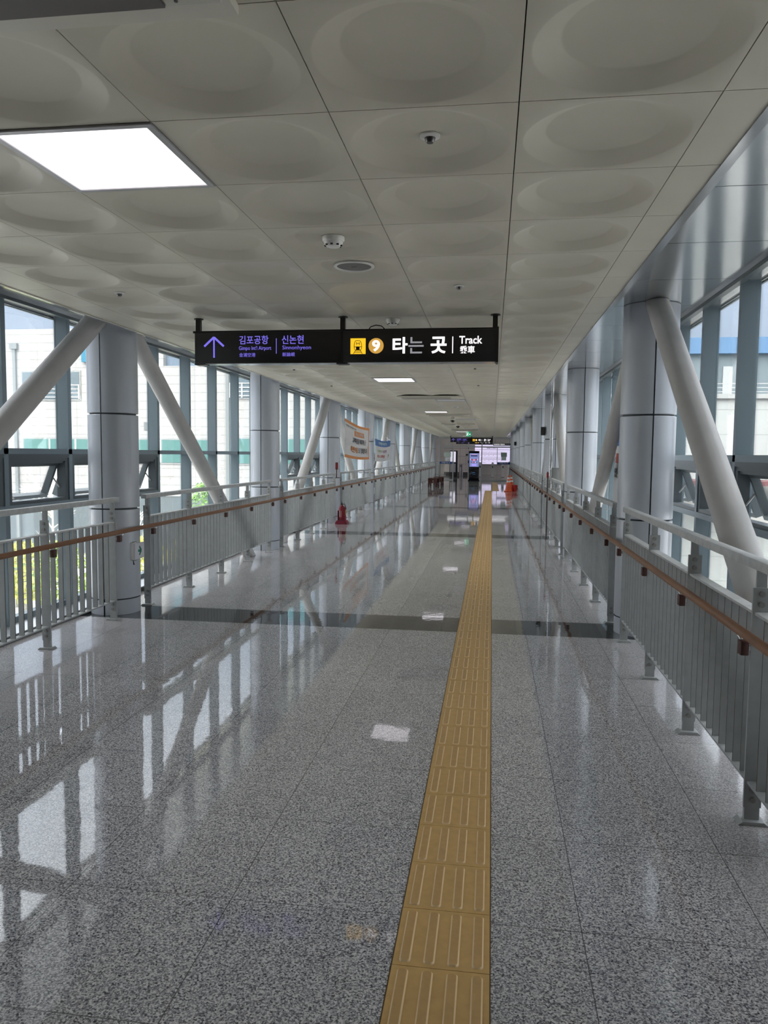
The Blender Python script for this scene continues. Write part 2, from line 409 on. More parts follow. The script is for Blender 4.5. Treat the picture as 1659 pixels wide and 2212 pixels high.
for s, cx in (('L', CXL), ('R', CXR)):
    for k in range(1, 10):
        c = col0 if first else copy_tree(col0); first = False
        c.location = (cx, colY(k), 0)
        tag(c, 'grey metal-clad round column, %s from the near end on the %s side' % (ORD[k-1], side_word(s)), 'column', 'round columns on the %s side' % side_word(s))
def brace(s, y_top, y_bot, label, rad=.094):
    cx = CXL if s == 'L' else CXR; b = MB()
    b.tube([(cx, y_bot, .0), (cx, y_top, ZS-.003)], rad, 28)
    # cut flat at floor and soffit: flatten end rings
    vs = b.v; d = Vector((0, y_top-y_bot, ZS)).normalized()
    nv = []
    for v in vs:
        z = 0.004 if v[2] < 1.4 else ZS-.003
        t = (z-v[2])/d.z; nv.append((v[0], v[1]+d.y*t, z))
    b.v = nv
    o = b.build('diagonal_brace', BRACE, None, smooth=40)
    return tag(o, label, 'brace', 'diagonal braces on the %s side' % side_word(s))
for s in 'LR':
    for k in (-1, 1, 3, 5, 7, 9):
        yt = colY(k); sw = side_word(s)
        if k >= 1:
            e_ = .035 if s == 'L' else 0.
            brace(s, yt-.2+e_, yt-5+.9+e_, 'grey diagonal tube rising away from the camera to the head of the %s %s column' % (ORD[k-1], sw))
        if 1 <= k < 9: brace(s, yt+(.27 if s == 'L' else .50), yt+5-(.83 if s == 'L' else .52), 'grey diagonal tube running down and away from the head of the %s %s column' % (ORD[k-1], sw), .09 if s == 'L' else .08)

# ------------------------------------------------------------------ guard railings
OFFS = [.32, 1.39, 2.46, 3.53, 4.60]
def make_rail():
    root = thing('guard_rail', None, 'railing')
    for i, y in enumerate(OFFS):
        b = MB()
        b.box(-.036, .036, y-.006, y+.006, .07, 1.026)               # broad plate
        b.box(-.031, .031, y-.004, y+.016, .006, .13)               # stub
        b.box(-.021, .021, y+.004, y+.016, .95, 1.10)               # upright to the top rail
        pl = [( -.062, 0.001), (.062, 0.001), (.044, .016), (-.044, .016)]
        b.prism(pl, y-.032, y+.040)
        p = b.build('post', RAIL, root)
        for z in (.105, .148, .955, 1.0):
            q = MB(); q.tube([(-.002, y-.006, z), (-.002, y-.016, z)], .0125, 10); q.build('bolt', BOLT, p, smooth=40)
    for a, c in zip(OFFS[:-1], OFFS[1:]):
        for j in range(1, 10):
            y = a+(c-a)*j/10
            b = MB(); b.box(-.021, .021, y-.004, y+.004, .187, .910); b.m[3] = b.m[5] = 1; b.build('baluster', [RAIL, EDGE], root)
    for nm, z0, z1, w_, m_ in (('bottom_rail', .177, .187, .026, RAIL), ('middle_rail', .910, .922, .027, RAILTOP)):
        b = MB(); b.box(-w_, w_, OFFS[0]-.01, OFFS[-1]+.01, z0, z1); b.build(nm, m_, root)
    b = MB(); b.bbox(-.028, .028, OFFS[0]-.07, OFFS[-1]+.10, 1.10, 1.143, .004); b.build('top_rail', RAILTOP, root, smooth=30)
    return root
rail0 = make_rail(); first = True
for s, rx in (('L', XL), ('R', XR)):
    for k in range(0, 10):
        r = rail0 if first else copy_tree(rail0); first = False
        r.location = (rx, colY(k), 0); sw = side_word(s)
        lab = 'grey guard rail section with flat bars, %s from the near end on the %s' % (ORD[k], sw) if k < 9 else 'grey guard rail section with flat bars on the %s, beyond the glass screen' % sw
        tag(r, lab, 'railing', 'guard rails on the %s side' % sw)
def handrail(s):
    hx = -3.405 if s == 'L' else 1.078; rx = XL if s == 'L' else XR; d = 1 if s == 'L' else -1
    root = thing('handrail', 'long brown wood-coloured tube handrail fixed along the %s guard rails' % side_word(s), 'handrail', (hx, 0, 0))
    b = MB(); b.tube([(0, -3, .826), (0, 46.4, .826)], .021, 18); b.build('rail_tube', WOOD, root, smooth=50)
    proto = None
    for k in range(0, 9):
        for o in OFFS:
            y = colY(k)+o
            if y > 46: continue
            if proto is None:
                blk = MB(); blk.bbox(-.017, .017, .035, .085, .735, .795, .004)
                proto = blk.build('bracket', BRKT, root, smooth=30)
                arm = MB(); arm.tube([(0, .06, .78), (-d*.01, .10, .765), (-d*.02, .135, .775), (-d*.008, .165, .80), (0, .17, .81)], .006, 8)
                ap = arm.build('bracket_arm', STEEL, proto, smooth=50)
                fx = MB(); fx.box(min(0, -d*.06), max(0, -d*.06), .045, .06, .755, .775); fx.build('bracket_fixing', STEEL, proto)
                proto.location.y = y-.05
            else:
                c = copy_tree(proto, root); c.location.y = y-.05
handrail('L'); handrail('R')

# ------------------------------------------------------------------ tactile paving
def tactile(nm, x0, y0, nt_, label, cols=1):
    b = MB(); T = .3
    for j in range(nt_):
        for c in range(cols):
            xa, ya = x0+c*T, y0+j*T
            b.box(xa+.001, xa+T-.001, ya+.001, ya+T-.001, .0, .004, 0)
            for q in range(4):
                bx_, w_ = xa+.0375+.075*q, .0180; L_ = .135; cy = ya+.15; lo = []; hi = []
                for i in range(16):
                    a = 2*PI*(i+.5)/16; sx = math.cos(a); sy = math.sin(a); k = 1/max(abs(sx), abs(sy)); k = 1+(k-1)*.35
                    ex = lambda r, ll: (bx_+max(-r, min(r, sx*k*r*1.05)), cy+math.copysign(ll-r, sy)+max(-r, min(r, sy*k*r*1.05)))
                    p = ex(w_, L_); lo.append((*p, .0038)); p = ex(w_-.0050, L_-.0050); hi.append((*p, .0088))
                n_ = 16; b.add(lo+hi, [(i, (i+1) % n_, n_+(i+1) % n_, n_+i) for i in range(n_)], 2)
                b.add(hi, [tuple(range(n_))], 1)
    b.box(x0-.003, x0+T*cols+.003, y0-.003, y0+T*nt_+.003, -.002, .0015, 3)
    return tag(b.build(nm, [TACT, TACTB, mat('tactile_edge', (.72, .52, .27), .4), TACTJ], smooth=25), label, 'tactile paving', 'yellow tactile strips')  # bevels paler: wear plus edge highlights put into the colour
tactile('tactile_paving', -.2745, 2.2105-.3*12, 117, 'long yellow tactile paving strip with raised bars running down the floor from the foreground')
tactile('tactile_paving', .03, 33.52, 35, 'short offset yellow tactile paving strip running on to the glass screen')

# ------------------------------------------------------------------ ceiling fittings
T_, X0_, YB_ = .6, .0604, 2.4625
def tile_xy(i, j): return X0_+(i+.5)*T_, YB_+(j+.5)*T_
def light(i, j, on, label):
    x, y = tile_xy(i, j); root = thing('ceiling_light', label, 'ceiling light', (x, y, ZC), 'square ceiling lights')
    b = MB(); h = .2985; f = .275
    for a in ((-h, h, -h, -f), (-h, h, f, h), (-h, -f, -f, f), (f, h, -f, f)): b.box(a[0], a[1], a[2], a[3], -.008, .02)
    b.build('frame', mat('lamp_frame', (.45, .45, .47), .35, .6), root)
    b = MB(); b.box(-f, f, -f, f, -.004, .012); b.build('diffuser', LAMPM if on else PALEL, root)
wd = {0: 'large square ceiling panel light glowing at the upper left, nearest the camera', 14: 'square ceiling panel light glowing just beyond the near hanging sign',
      28: 'glowing square ceiling panel light, third along the row beyond the near sign', 42: 'glowing square ceiling panel light behind the dome cameras', 56: 'glowing square ceiling panel light beside the green exit sign', 70: 'farthest glowing square ceiling panel light just above the far hanging sign'}
for j in (0, 14, 28, 42, 56, 70): light(-3, j, True, wd[j])
for j, l in ((21, 'unlit pale square ceiling panel beside the air conditioner beyond the near sign'), (35, 'unlit pale square ceiling panel to the right of the nearer dome camera'), (49, 'unlit pale square ceiling panel past the dome cameras'), (63, 'unlit pale square ceiling panel just behind the green exit sign')): light(-2, j, False, l)

def aircon(y, label):
    root = thing('air_conditioner', label, 'air conditioner', (-1.19, y, ZC), 'ceiling air conditioners')
    b = MB(); b.bbox(-.60, .56, -.26, .235, -.03, -.001, .008); b.build('panel', mat('ac_plastic', (.56, .54, .47), .4), root, smooth=30)
    b = MB(); b.box(-.52, .40, .03, .165, -.036, -.03); b.build('air_outlet', mat('ac_slot', (.12, .11, .105), .5), root)
    b = MB(); b.box(-.53, .41, -.02, .03, -.042, -.03); b.build('louver', mat('ac_louver', (.44, .43, .38), .4), root)
    b = MB()
    for q in range(5): b.box(-.52, .40, -.24+q*.04, -.215+q*.04, -.034, -.03)
    b.build('intake_grille', mat('ac_grille', (.40, .39, .34), .5), root)
    b = MB(); b.bbox(.405, .54, -.02, .165, -.034, -.028, .002); d = b.build('display', mat('ac_display', (.58, .57, .50), .35), root)
    b = MB(); b.cbox(.475, .13, -.0345, .03, .022, .001)
    for q in range(4): b.cbox(.43, .05+q*.028, -.0345, .010, .006, .001); b.cbox(.445, .05+q*.028, -.0345, .006, .004, .001)
    b.tube([(.435, .145, -.0352), (.435, .145, -.034)], .005, 10); b.build('buttons', mat('ac_dark', (.06, .06, .06), .4), d)
for y, l in ((1.63, 'white ceiling air conditioner cut off at the top left corner'), (8.04, 'white ceiling air conditioner hidden just behind the near hanging sign'), (14.45, 'white ceiling air conditioner beyond the near sign, above an unlit panel'), (20.86, 'white ceiling air conditioner just in front of the nearer dome camera'), (27.3, 'white ceiling air conditioner just past the farther dome camera'), (33.7, 'white ceiling air conditioner before the green exit sign')): aircon(y, l)

def sprinkler(i, j, label):
    x, y = tile_xy(i, j); z = ZC+.035
    root = thing('sprinkler', label, 'sprinkler', (x, y, z), 'ceiling sprinklers')
    b = MB(); b.lathe([(.036, -.001), (.036, -.006), (.02, -.010), (.019, -.002)], seg=24); b.build('escutcheon', WHITEP, root, smooth=40)
    b = MB(); b.lathe([(.018, -.002), (.018, -.018), (.012, -.026), (.0, -.026)], seg=16); b.build('head', mat('sprinkler_head', (.12, .12, .12), .3, .7), root, smooth=40)
for i, j, l in ((-1, 0, 'small white sprinkler in a ceiling dish at the upper middle, nearest one'), (-1, 4, 'small sprinkler in a ceiling dish above the right part of the near sign'), (-5, 4, 'small sprinkler in the ceiling dish at the left above the first column'), (-5, 12, 'tiny sprinkler on the ceiling just below the left part of the near sign'), (-1, 12, 'tiny sprinkler on the ceiling just below the right part of the near sign'), (-1, 16, 'tiny sprinkler on the ceiling right of the second glowing light'), (-5, 16, 'tiny sprinkler in the left ceiling row beyond the near sign')): sprinkler(i, j, l)
def detector(i, j, label, big=1.):
    x, y = tile_xy(i, j); root = thing('smoke_detector', label, 'smoke detector', (x, y, ZC+.034), 'smoke detectors'); k = big
    b = MB(); b.lathe([(0, -.001), (.058*k, -.001), (.058*k, -.016*k), (.053*k, -.024*k), (.0, -.024*k)], seg=28); b.build('base', WHITEP, root, smooth=35)
    b = MB(); b.lathe([(.05*k, -.024*k), (.047*k, -.036*k), (.034*k, -.050*k), (.018*k, -.053*k), (.0, -.053*k)], seg=28); h = b.build('cover', WHITEP, root, smooth=35)
    b = MB()
    for q in range(8):
        a = 2*PI*q/8; b.cbox(.0405*k*math.cos(a), .0405*k*math.sin(a), -.0435*k, .012*k, .012*k, .006*k)
    b.build('slots', mat('slot_dark', (.03, .03, .03), .6), h)
detector(-2, 2, 'round white smoke detector in a ceiling dish in front of the speaker'); detector(-2, 6, 'round white smoke detector just above the top edge of the near sign')
detector(-2, 25, 'small white detector on the ceiling beyond the near sign'); detector(-2, 39, 'tiny white detector on the far ceiling near the dome cameras')
x, y = tile_xy(-2, 3); root = thing('ceiling_speaker', 'round grey ceiling speaker with white rim near the near sign', 'speaker', (x, y, ZC+.034))
b = MB(); b.lathe([(.12, -.001), (.121, -.008), (.112, -.012), (.104, -.009), (.104, -.001)], seg=40); b.build('rim', WHITEP, root, smooth=40)
b = MB(); b.lathe([(.104, -.004), (.09, -.0075), (.0, -.008)], seg=40); g_ = b.build('grille', mat('speaker_grille', (.19, .19, .185), .6, vary=.3, vscale=600), root, smooth=40)
b = MB(); b.cbox(0, 0, -.009, .03, .008, .001); b.build('badge', mat('badge_dark', (.05, .05, .05), .4), g_)
for (x, y, l) in ((-1.14, 22.0, 'dome camera on the ceiling, the nearer of two'), (-1.19, 26.5, 'dome camera on the ceiling, the farther of two, in front of a light')):
    root = thing('dome_camera', l, 'security camera', (x, y, ZC+.0), 'dome cameras')
    b = MB(); b.lathe([(.0, -.001), (.05, -.001), (.05, -.04), (.085, -.05), (.085, -.09), (.07, -.1), (0, -.1)], seg=24); b.build('housing', mat('camera_housing', (.55, .52, .45), .4), root, smooth=40)
    b = MB(); b.lathe([(.068, -.1)]+[(.068*math.cos(a), -.1-.068*math.sin(a)) for a in np.linspace(.1, PI/2, 7)], seg=24); b.build('dome', mat('camera_dome', (.03, .02, .015), .1), root, smooth=60)

# ------------------------------------------------------------------ hanging signs
def seg_poly(b, p, q, wd, y0, y1, mi=0):
    (x0, z0), (x1, z1) = p, q; L = math.hypot(x1-x0, z1-z0); nx, nz_ = -(z1-z0)/L*wd/2, (x1-x0)/L*wd/2
    b.prism([(x0-nx, z0-nz_), (x1-nx, z1-nz_), (x1+nx, z1+nz_), (x0+nx, z0+nz_)], y0, y1, mi)
def disc(b, x, z, r, y0, y1, mi=0, n_=32, sx=1): b.prism([(x+sx*r*math.cos(2*PI*i/n_), z+r*math.sin(2*PI*i/n_)) for i in range(n_)], y0, y1, mi)
def sign(y, label, ztop):
    root = thing('hanging_sign', label, 'sign', (0, y, 0), 'hanging direction signs')
    yf = -.07; yt = yf-.003; yb = yf-.0005
    for (x0, x1) in ((-2.41, -1.197), (-1.191, .020)):
        b = MB(); b.bbox(x0, x1, -.07, .07, 2.292, 2.538, .004); b.build('sign_box', BLACK, root, smooth=30)
    b = MB(); b.box(-2.44, .03, -.03, .03, 2.541, 2.557); b.box(.012, .032, -.075, .075, 2.285, 2.555); b.box(-1.1975, -1.1905, -.074, .074, 2.288, 2.555); b.box(-2.42, -2.33, -.05, .05, 2.283, 2.292); b.box(-1.24, -1.15, -.05, .05, 2.283, 2.292)
    b.build('frame', BLACKF, root)
    b = MB(); b.box(-2.33, -1.24, -.06, .06, 2.2885, 2.2915); b.box(-1.15, .005, -.06, .06, 2.2885, 2.2915); b.build('underside', SOFFIT, root)
    for x in (-2.402, -1.198, .004):
        b = MB(); b.box(x-.019, x+.019, -.019, .019, 2.55, ztop); b.tube([(x, 0, ztop-.008), (x, 0, ztop-.0005)], .038, 20); b.build('hanger', BLACKF, root)
    # arrow
    b = MB(); seg_poly(b, (-2.246, 2.336), (-2.246, 2.497), .013, yt, yb); seg_poly(b, (-2.328, 2.427), (-2.246, 2.500), .016, yt-.0004, yb); seg_poly(b, (-2.164, 2.427), (-2.246, 2.500), .016, yt-.0008, yb); b.build('arrow', PURPLE, root)
    put_text('김포공항', -2.033, yt, 2.441, .068, .242, PURPLE, 'lettering', root, .006)
    put_text("Gimpo Int'l Airport", -2.036, yt, 2.386, .041, .268, PURPLE, 'lettering', root)
    put_text('金浦空港', -2.034, yt, 2.341, .032, .135, PURPLE, 'lettering', root)
    put_text('신논현', -1.680, yt, 2.441, .067, .178, PURPLE, 'lettering', root, .006)
    put_text('Sinnonhyeon', -1.676, yt, 2.388, .040, .234, PURPLE, 'lettering', root)
    put_text('新論峴', -1.676, yt, 2.342, .032, .102, PURPLE, 'lettering', root)
    b = MB(); b.box(-1.7285, -1.7235, yt, yb, 2.365, 2.485); b.build('divider', PURPLE, root)
    # line pictogram
    b = MB(); b.box(-1.123, -1.002, yt, yb, 2.356, 2.478, 0)
    cx = -1.0625; d = yt-.001; e_ = yt-.0002
    k = .121/610.   # drawn in a 610-unit square
    U = lambda u, v: (-1.123+u*k, 2.478-v*k)
    out_ = [(150, 330), (158, 220), (180, 130), (215, 95), (290, 88), (370, 95), (412, 130), (440, 220), (455, 330), (440, 420), (400, 455), (200, 455), (160, 420)]
    for p, q in zip(out_, out_[1:]+out_[:1]): seg_poly(b, U(*p), U(*q), 20*k, d, e_, 1)
    b.box(U(150, 0)[0], U(455, 0)[0], d, e_, U(0, 345)[1], U(0, 320)[1], 1); b.box(U(225, 0)[0], U(370, 0)[0], d, e_, U(0, 455)[1], U(0, 345)[1], 1)
    for p, q in (((215, 455), (120, 610)), ((395, 455), (480, 610)), ((195, 495), (405, 495)), ((165, 550), (440, 550)), ((240, 265), (240, 165)), ((240, 165), (300, 220)), ((300, 220), (360, 165)), ((360, 165), (360, 265))): seg_poly(b, U(*p), U(*q), 20*k, d, e_, 1)
    for u in (195, 400): disc(b, *U(u, 392), 28*k, d-.0004, d, 0)
    b.build('train_pictogram', [LYEL, mat('pictogram_dark', (.03, .012, .004), .5)], root)
    b = MB(); disc(b, -.919, 2.4185, .060, yt, yb, 0, 48); cr = b.build('line_circle', LOCHRE, root)
    put_text('9', -.951, yt-.0015, 2.374, .089, .064, LWHITE, 'numeral', cr, .035)
    put_text('타', -.788, yt, 2.357, .127, .118, LWHITE, 'lettering', root, .028)
    put_text('는', -.664, yt, 2.357, .126, .12, LDIM, 'lettering', root, .012)
    put_text('곳', -.490, yt, 2.355, .129, .124, LWHITE, 'lettering', root, .03)
    b = MB(); b.box(-.3225, -.3155, yt, yb, 2.356, 2.484); b.build('divider', LWHITE, root)
    put_text('Track', -.269, yt, 2.427, .060, .177, LWHITE, 'lettering', root, .018)
    put_text('乘車', -.264, yt, 2.354, .058, .116, LWHITE, 'lettering', root, .018)
    b = MB(); b.tube([(-.985, -.02, 2.557), (-.97, -.02, 2.575), (-.93, -.02, 2.587), (-.885, -.02, 2.58), (-.86, -.02, 2.557)], .004, 8); b.build('cable', BLACKF, root)
    return root
sign(6.04, 'large black hanging direction sign with arrow and yellow train symbol, nearest the camera', ZC)
sign(44.5, 'black hanging direction sign in front of the far glass screen', ZC)
sign(51.5, 'black hanging direction sign seen through the far glass screen', 2.9)

root = thing('exit_sign', 'small green lit emergency exit sign hanging from the far ceiling', 'exit sign', (-1.115, 36, ZC))
b = MB(); b.bbox(-.115, .115, -.03, .03, -.237, -.02, .004); b.box(-.02, .02, -.01, .01, -.02, -.001); b.build('box', emis('exit_green', (.0, .30, .13), .8), root)
b = MB(); y_ = -.033
disc(b, -.018, -.068, .014, y_, -.0305)
for p, q, w_ in (((-.022, -.085), (-.045, -.14), .028), ((-.025, -.09), (.005, -.115), .012), ((-.045, -.10), (-.075, -.115), .012), ((-.04, -.14), (-.01, -.165), .016), ((-.01, -.165), (-.02, -.205), .014), ((-.045, -.14), (-.06, -.175), .016), ((-.06, -.175), (-.085, -.195), .014), ((.03, -.13), (.075, -.13), .022), ((-.09, -.04), (-.09, -.215), .008), ((-.09, -.04), (.01, -.04), .008)): seg_poly(b, p, q, w_, y_, -.0305)
b.prism([(.06, -.165), (.098, -.13), (.06, -.095)], y_, -.0305)
b.build('running_figure_symbol', LWHITE, root)

# ------------------------------------------------------------------ cloth banners
def banner(nm, label, side, x, ya, yb, ztl, ztr, zbl, zbr, paint, mats, texts, ties, bulge=.03, skew=0.):
    """u 0..1 reads left to right as seen from the corridor"""
    s = 1 if side == 'L' else -1
    def P(u, v, off=0.):
        y = ya+(yb-ya)*u+skew*(1-u)*(1-v); zt = ztl+(ztr-ztl)*u-.05*math.sin(PI*u)*(1 if side == 'L' else .3); zb = zbl+(zbr-zbl)*u-.03*math.sin(PI*u)
        xx = x+s*(bulge*math.sin(PI*u)*math.sin(PI*v)+.012*math.sin(9*u+3*v)*math.sin(PI*v)+off)
        return (xx, y, zb+(zt-zb)*v)
    NU, NV = 60, 40; b = MB()
    vs = [P(i/NU, j/NV, .0) for j in range(NV+1) for i in range(NU+1)]+[P(i/NU, j/NV, -.003) for j in range(NV+1) for i in range(NU+1)]
    N = (NU+1)*(NV+1); fs = []; ms = []
    for j in range(NV):
        for i in range(NU):
            q = j*(NU+1)+i; fs.append((q, q+1, q+NU+2, q+NU+1)); ms.append(paint((i+.5)/NU, (j+.5)/NV))
            fs.append((N+q, N+q+NU+1, N+q+NU+2, N+q+1)); ms.append(0)
    bd = [i for i in range(NU+1)]+[j*(NU+1)+NU for j in range(1, NV+1)]+[NV*(NU+1)+i for i in range(NU-1, -1, -1)]+[j*(NU+1) for j in range(NV-1, 0, -1)]
    for p, q in zip(bd, bd[1:]+bd[:1]): fs.append((p, q, N+q, N+p)); ms.append(0)
    b.add(vs, fs); b.m = ms
    root = thing(nm, label, 'banner', (0, 0, 0), 'cloth banners')
    cl = b.build('cloth', mats, root, smooth=60)
    W, H = abs(yb-ya), ztl-zbl
    for body, u0, v0, u1, v1, m, bo in texts:
        tv, tf, _ = text_mesh(body, (v1-v0), (u1-u0), bo)
        vv = [P(u0+a, v0+c, .006) for a, _, c in tv]
        t = MB(); t.add(vv, tf); t.add([P(u0+a, v0+c, .0045) for a, _, c in tv], [f[::-1] for f in tf]); t.build('lettering', m, cl)
    for (u, v), q in zip(((0, 1), (1, 1), (0, 0), (1, 0)), ties):
        p = P(u, v); t = MB(); t.tube([p, ((p[0]+q[0])/2, (p[1]+q[1])/2, (p[2]+q[2])/2-.02), q], .005, 6); t.build('tie_cord', mat('cord_white', (.7, .7, .7), .6), root)
    return root
CLOTH = mat('banner_cloth', (.72, .72, .72), .7); ORNG = mat('banner_orange', (.72, .27, .07), .6); INK = mat('ink_dark', (.06, .055, .06), .6)
BLU = mat('banner_blue', (.055, .17, .46), .6); REDI = mat('ink_red', (.62, .09, .07), .6); GRNI = mat('ink_green', (.38, .50, .22), .6); PALEI = mat('ink_pale', (.62, .80, .78), .6); PURI = mat('ink_plum', (.35, .12, .30), .6)
def p1(u, v):
    if v < .085 or v > .915 or u > .965: return 1
    return 1 if (.33 < u < .71 and .645 < v < .80) else 0
banner('banner', 'white cloth banner with orange border tied along the left columns', 'L', -3.33, 17.06, 20.55, 2.377, 2.264, 1.495, 1.42, p1, [CLOTH, ORNG], [
    ('안전한 지하철 이용', .03, .82, .40, .875, INK, 0), ('마스크착용', .37, .67, .67, .775, CLOTH, .02), ('고객마음을 배려하는 곳', .26, .44, .79, .60, INK, .02),
    ('따뜻한 마음', .19, .17, .46, .345, ORNG, .03), ('으로 함께합니다', .47, .17, .85, .345, INK, .01), ('ㅣㅣ', .87, .14, .94, .42, ORNG, .03)], [(-3.43, 16.9, 2.5), (-3.50, 21.78, 2.42), (-3.43, 16.9, 1.4), (-3.50, 21.78, 1.3)])
def p2(u, v): return 1 if v > .70 else 0
banner('banner', 'white cloth banner with blue heading tied on the left, beyond the orange-bordered one', 'L', -3.33, 21.6, 24.95, 2.01, 2.02, 1.36, 1.385, p2, [CLOTH, BLU], [
    ('지하철이용안내', .18, .77, .68, .92, PALEI, .02), ('거리두기', .10, .42, .42, .54, GRNI, .02), ('실천', .44, .41, .64, .56, PURI, .02), ('마스크착용', .10, .16, .56, .31, REDI, .02), ('7', .74, .15, .84, .30, INK, .03)], [(-3.425, 21.9, 2.15), (-3.57, 25.65, 2.14), (-3.425, 21.9, 1.25), (-3.56, 24.6, 1.22)])
def p3(u, v): return 1 if v > .735 else 0
banner('banner', 'white banner with blue heading and red letters, half hidden behind the first right column', 'R', 1.5, 9.46, 7.3, 1.98, 2.0, .95, .95, p3, [CLOTH, BLU], [
    ('수도권 지하철', .02, .82, .80, .92, CLOTH, .02), ('를 이용할 수', .02, .53, .78, .645, REDI, .03), ('있습니다', .02, .36, .46, .475, INK, .02)], [(1.775, 9.97, 2.08), (1.46, 7.18, 2.05), (1.44, 9.95, .90), (1.46, 7.18, .88)], bulge=.015, skew=.28)

# ------------------------------------------------------------------ small things along the rails
root = thing('guide_light', 'small white box with a green arrow on the first left column', 'guide light', (-3.405, 6.90, 0))
b = MB(); b.bbox(-.06, .0, -.035, .035, .52, .695, .008); b.build('housing', WHITEP, root, smooth=30)
b = MB(); b.bbox(-.062, .004, -.03, .04, .512, .70, .008); b.build('back_plate', mat('guide_dark', (.10, .11, .11), .5), root, smooth=30).location = (-.012, .012, 0)
b = MB(); b.box(.001, .012, -.03, .16, .53, .685); pl = b.build('arrow_panel', mat('guide_panel', (.70, .70, .74), .4), root)
b = MB(); GR = mat('arrow_green', (.0, .22, .13), .5)
for (ya, za), (yb, zb), w_ in (((.055, .65), (.095, .61), .02), ((.055, .565), (.095, .608), .02), ((.03, .608), (.09, .608), .024)):
    L = math.hypot(yb-ya, zb-za); ny, nz_ = -(zb-za)/L*w_/2, (yb-ya)/L*w_/2
    q = [(ya-ny, za-nz_), (yb-ny, zb-nz_), (yb+ny, zb+nz_), (ya+ny, za+nz_)]
    b.add([(.0125, y, z) for y, z in q]+[(.014, y, z) for y, z in q], [(3,2,1,0), (4,5,6,7)]+[(i, (i+1) % 4, 4+(i+1) % 4, 4+i) for i in range(4)])
b.build('arrow', GR, pl)
b = MB(); b.tube([(-.025, 0, .515), (-.022, 0, .49), (-.015, 0, .475)], .006, 8); b.build('cable', BLACKF, root)

root = thing('fire_extinguisher', 'red fire extinguisher in a dark red stand by the third left column', 'fire extinguisher', (-3.295, 16.62, 0))
RED = mat('extinguisher_red', (.24, .012, .018), .3); MAR = mat('stand_maroon', (.22, .012, .035), .45)
b = MB(); b.lathe([(0, .10), (.07, .10), (.072, .12), (.072, .34), (.06, .385), (.03, .405), (.022, .43), (0, .43)], seg=24); cy = b.build('cylinder', RED, root, smooth=40)
b = MB(); b.lathe([(.0725, .16), (.0728, .16), (.0728, .30), (.0725, .30)], seg=12); b.v = [(x, y, z) if True else 0 for x, y, z in b.v]
b.f = [f for f in b.f if all(b.v[i][1] < -.02 and b.v[i][0] < .03 for i in f)]; b.m = [0]*len(b.f); b.build('label_sticker', WHITEP, cy)
b = MB(); b.cbox(.0, -.005, .445, .03, .05, .03); b.tube([(0, -.01, .455), (.0, -.09, .47)], .008, 8); b.tube([(0, -.01, .465), (0, -.08, .50)], .007, 8); b.build('valve_handle', BLACKF, root)
b = MB(); b.tube([(.02, 0, .44), (.06, -.02, .45), (.085, -.02, .38), (.085, -.02, .20)], .009, 8); b.build('hose', BLACKF, root, smooth=50)
b = MB()
prof = [(-.135, .002), (.135, .002), (.135, .03), (.10, .085), (-.10, .085), (-.135, .03)]; b.prism(prof, -.11, .11); b.prism([(.04, .085), (.085, .085), (.085, .36), (.06, .38), (.04, .36)], -.06, .075); b.prism([(-.09, .085), (-.075, .085), (-.075, .30), (-.09, .30)], -.06, .075)
b.build('stand', MAR, root)
b = MB(); b.cbox(.0865, -.0, .26, .003, .10, .12); b.build('inspection_tag', mat('tag_yellow', (.65, .58, .12), .5), root)
o = MB().bbox(-3.495, -3.435, 16.80, 16.845, 1.21, 1.37, .004); o.box(-3.475, -3.455, 16.815, 16.83, 1.03, 1.21)
root = thing('extinguisher_sign', 'small dark red sign plate above the fire extinguisher on the left rail', 'sign', (0, 0, 0)); o.build('sign_plate', mat('sign_maroon', (.10, .015, .015), .4), root, smooth=30)
b = MB(); b.box(-3.483, -3.447, 16.797, 16.799, 1.235, 1.345); b.build('sign_face', RED, root)
root = thing('junction_box', 'small white box fixed to a left rail post beyond the fire extinguisher', 'box', (-3.44, 22.15, 0)); b = MB(); b.bbox(-.06, .03, -.05, .05, .39, .58, .008); b.build('housing', WHITEP, root, smooth=30); b = MB(); b.tube([(-.015, 0, .39), (-.015, 0, .002)], .01, 8); b.build('conduit', STEEL, root, smooth=50)
root = thing('junction_box', 'small white box with a cable under the right rail end near the glass screen', 'box', (.98, 45.6, 0)); b = MB(); b.bbox(-.05, .05, -.04, .04, .85, 1.0, .006); b.build('housing', WHITEP, root, smooth=30); b = MB(); b.tube([(0, 0, .85), (0, 0, .002)], .012, 8); b.build('stand', STEEL, root, smooth=50)

root = thing('control_cabinet', 'grey steel control box standing behind the right rail', 'cabinet', (1.235, 15.3, 0))
GS = mat('cabinet_grey', (.23, .24, .235), .5)
b = MB(); b.bbox(-.06, .10, -.10, .10, 1.0, 1.335, .006); b.box(.0, .06, -.03, .03, .002, 1.0); b.build('body', GS, root, smooth=30)
b = MB(); b.bbox(-.05, .09, -.108, -.10, 1.03, 1.32, .003); b.build('door', mat('cabinet_door', (.27, .28, .275), .45), root, smooth=30)
root = thing('standing_pole', 'thin dark pole with a red marker at the right rail by the grey control box', 'pole', (1.075, 15.0, 0))
b = MB(); b.tube([(0, 0, .003), (0, 0, 1.26)], .014, 12); b.build('pole', mat('pole_dark', (.07, .06, .055), .4, .3), root, smooth=50); b = MB(); b.bbox(-.02, .02, -.02, .02, 1.14, 1.24, .005); b.build('marker', mat('marker_red', (.22, .015, .015), .5), root, smooth=30)
root = thing('downpipe', 'shiny steel vertical pipe between the second and third right columns', 'pipe', (1.215, 16.2, 0)); b = MB(); b.tube([(0, 0, .003), (0, 0, ZS-.003)], .031, 20); b.build('pipe', STEEL, root, smooth=50)
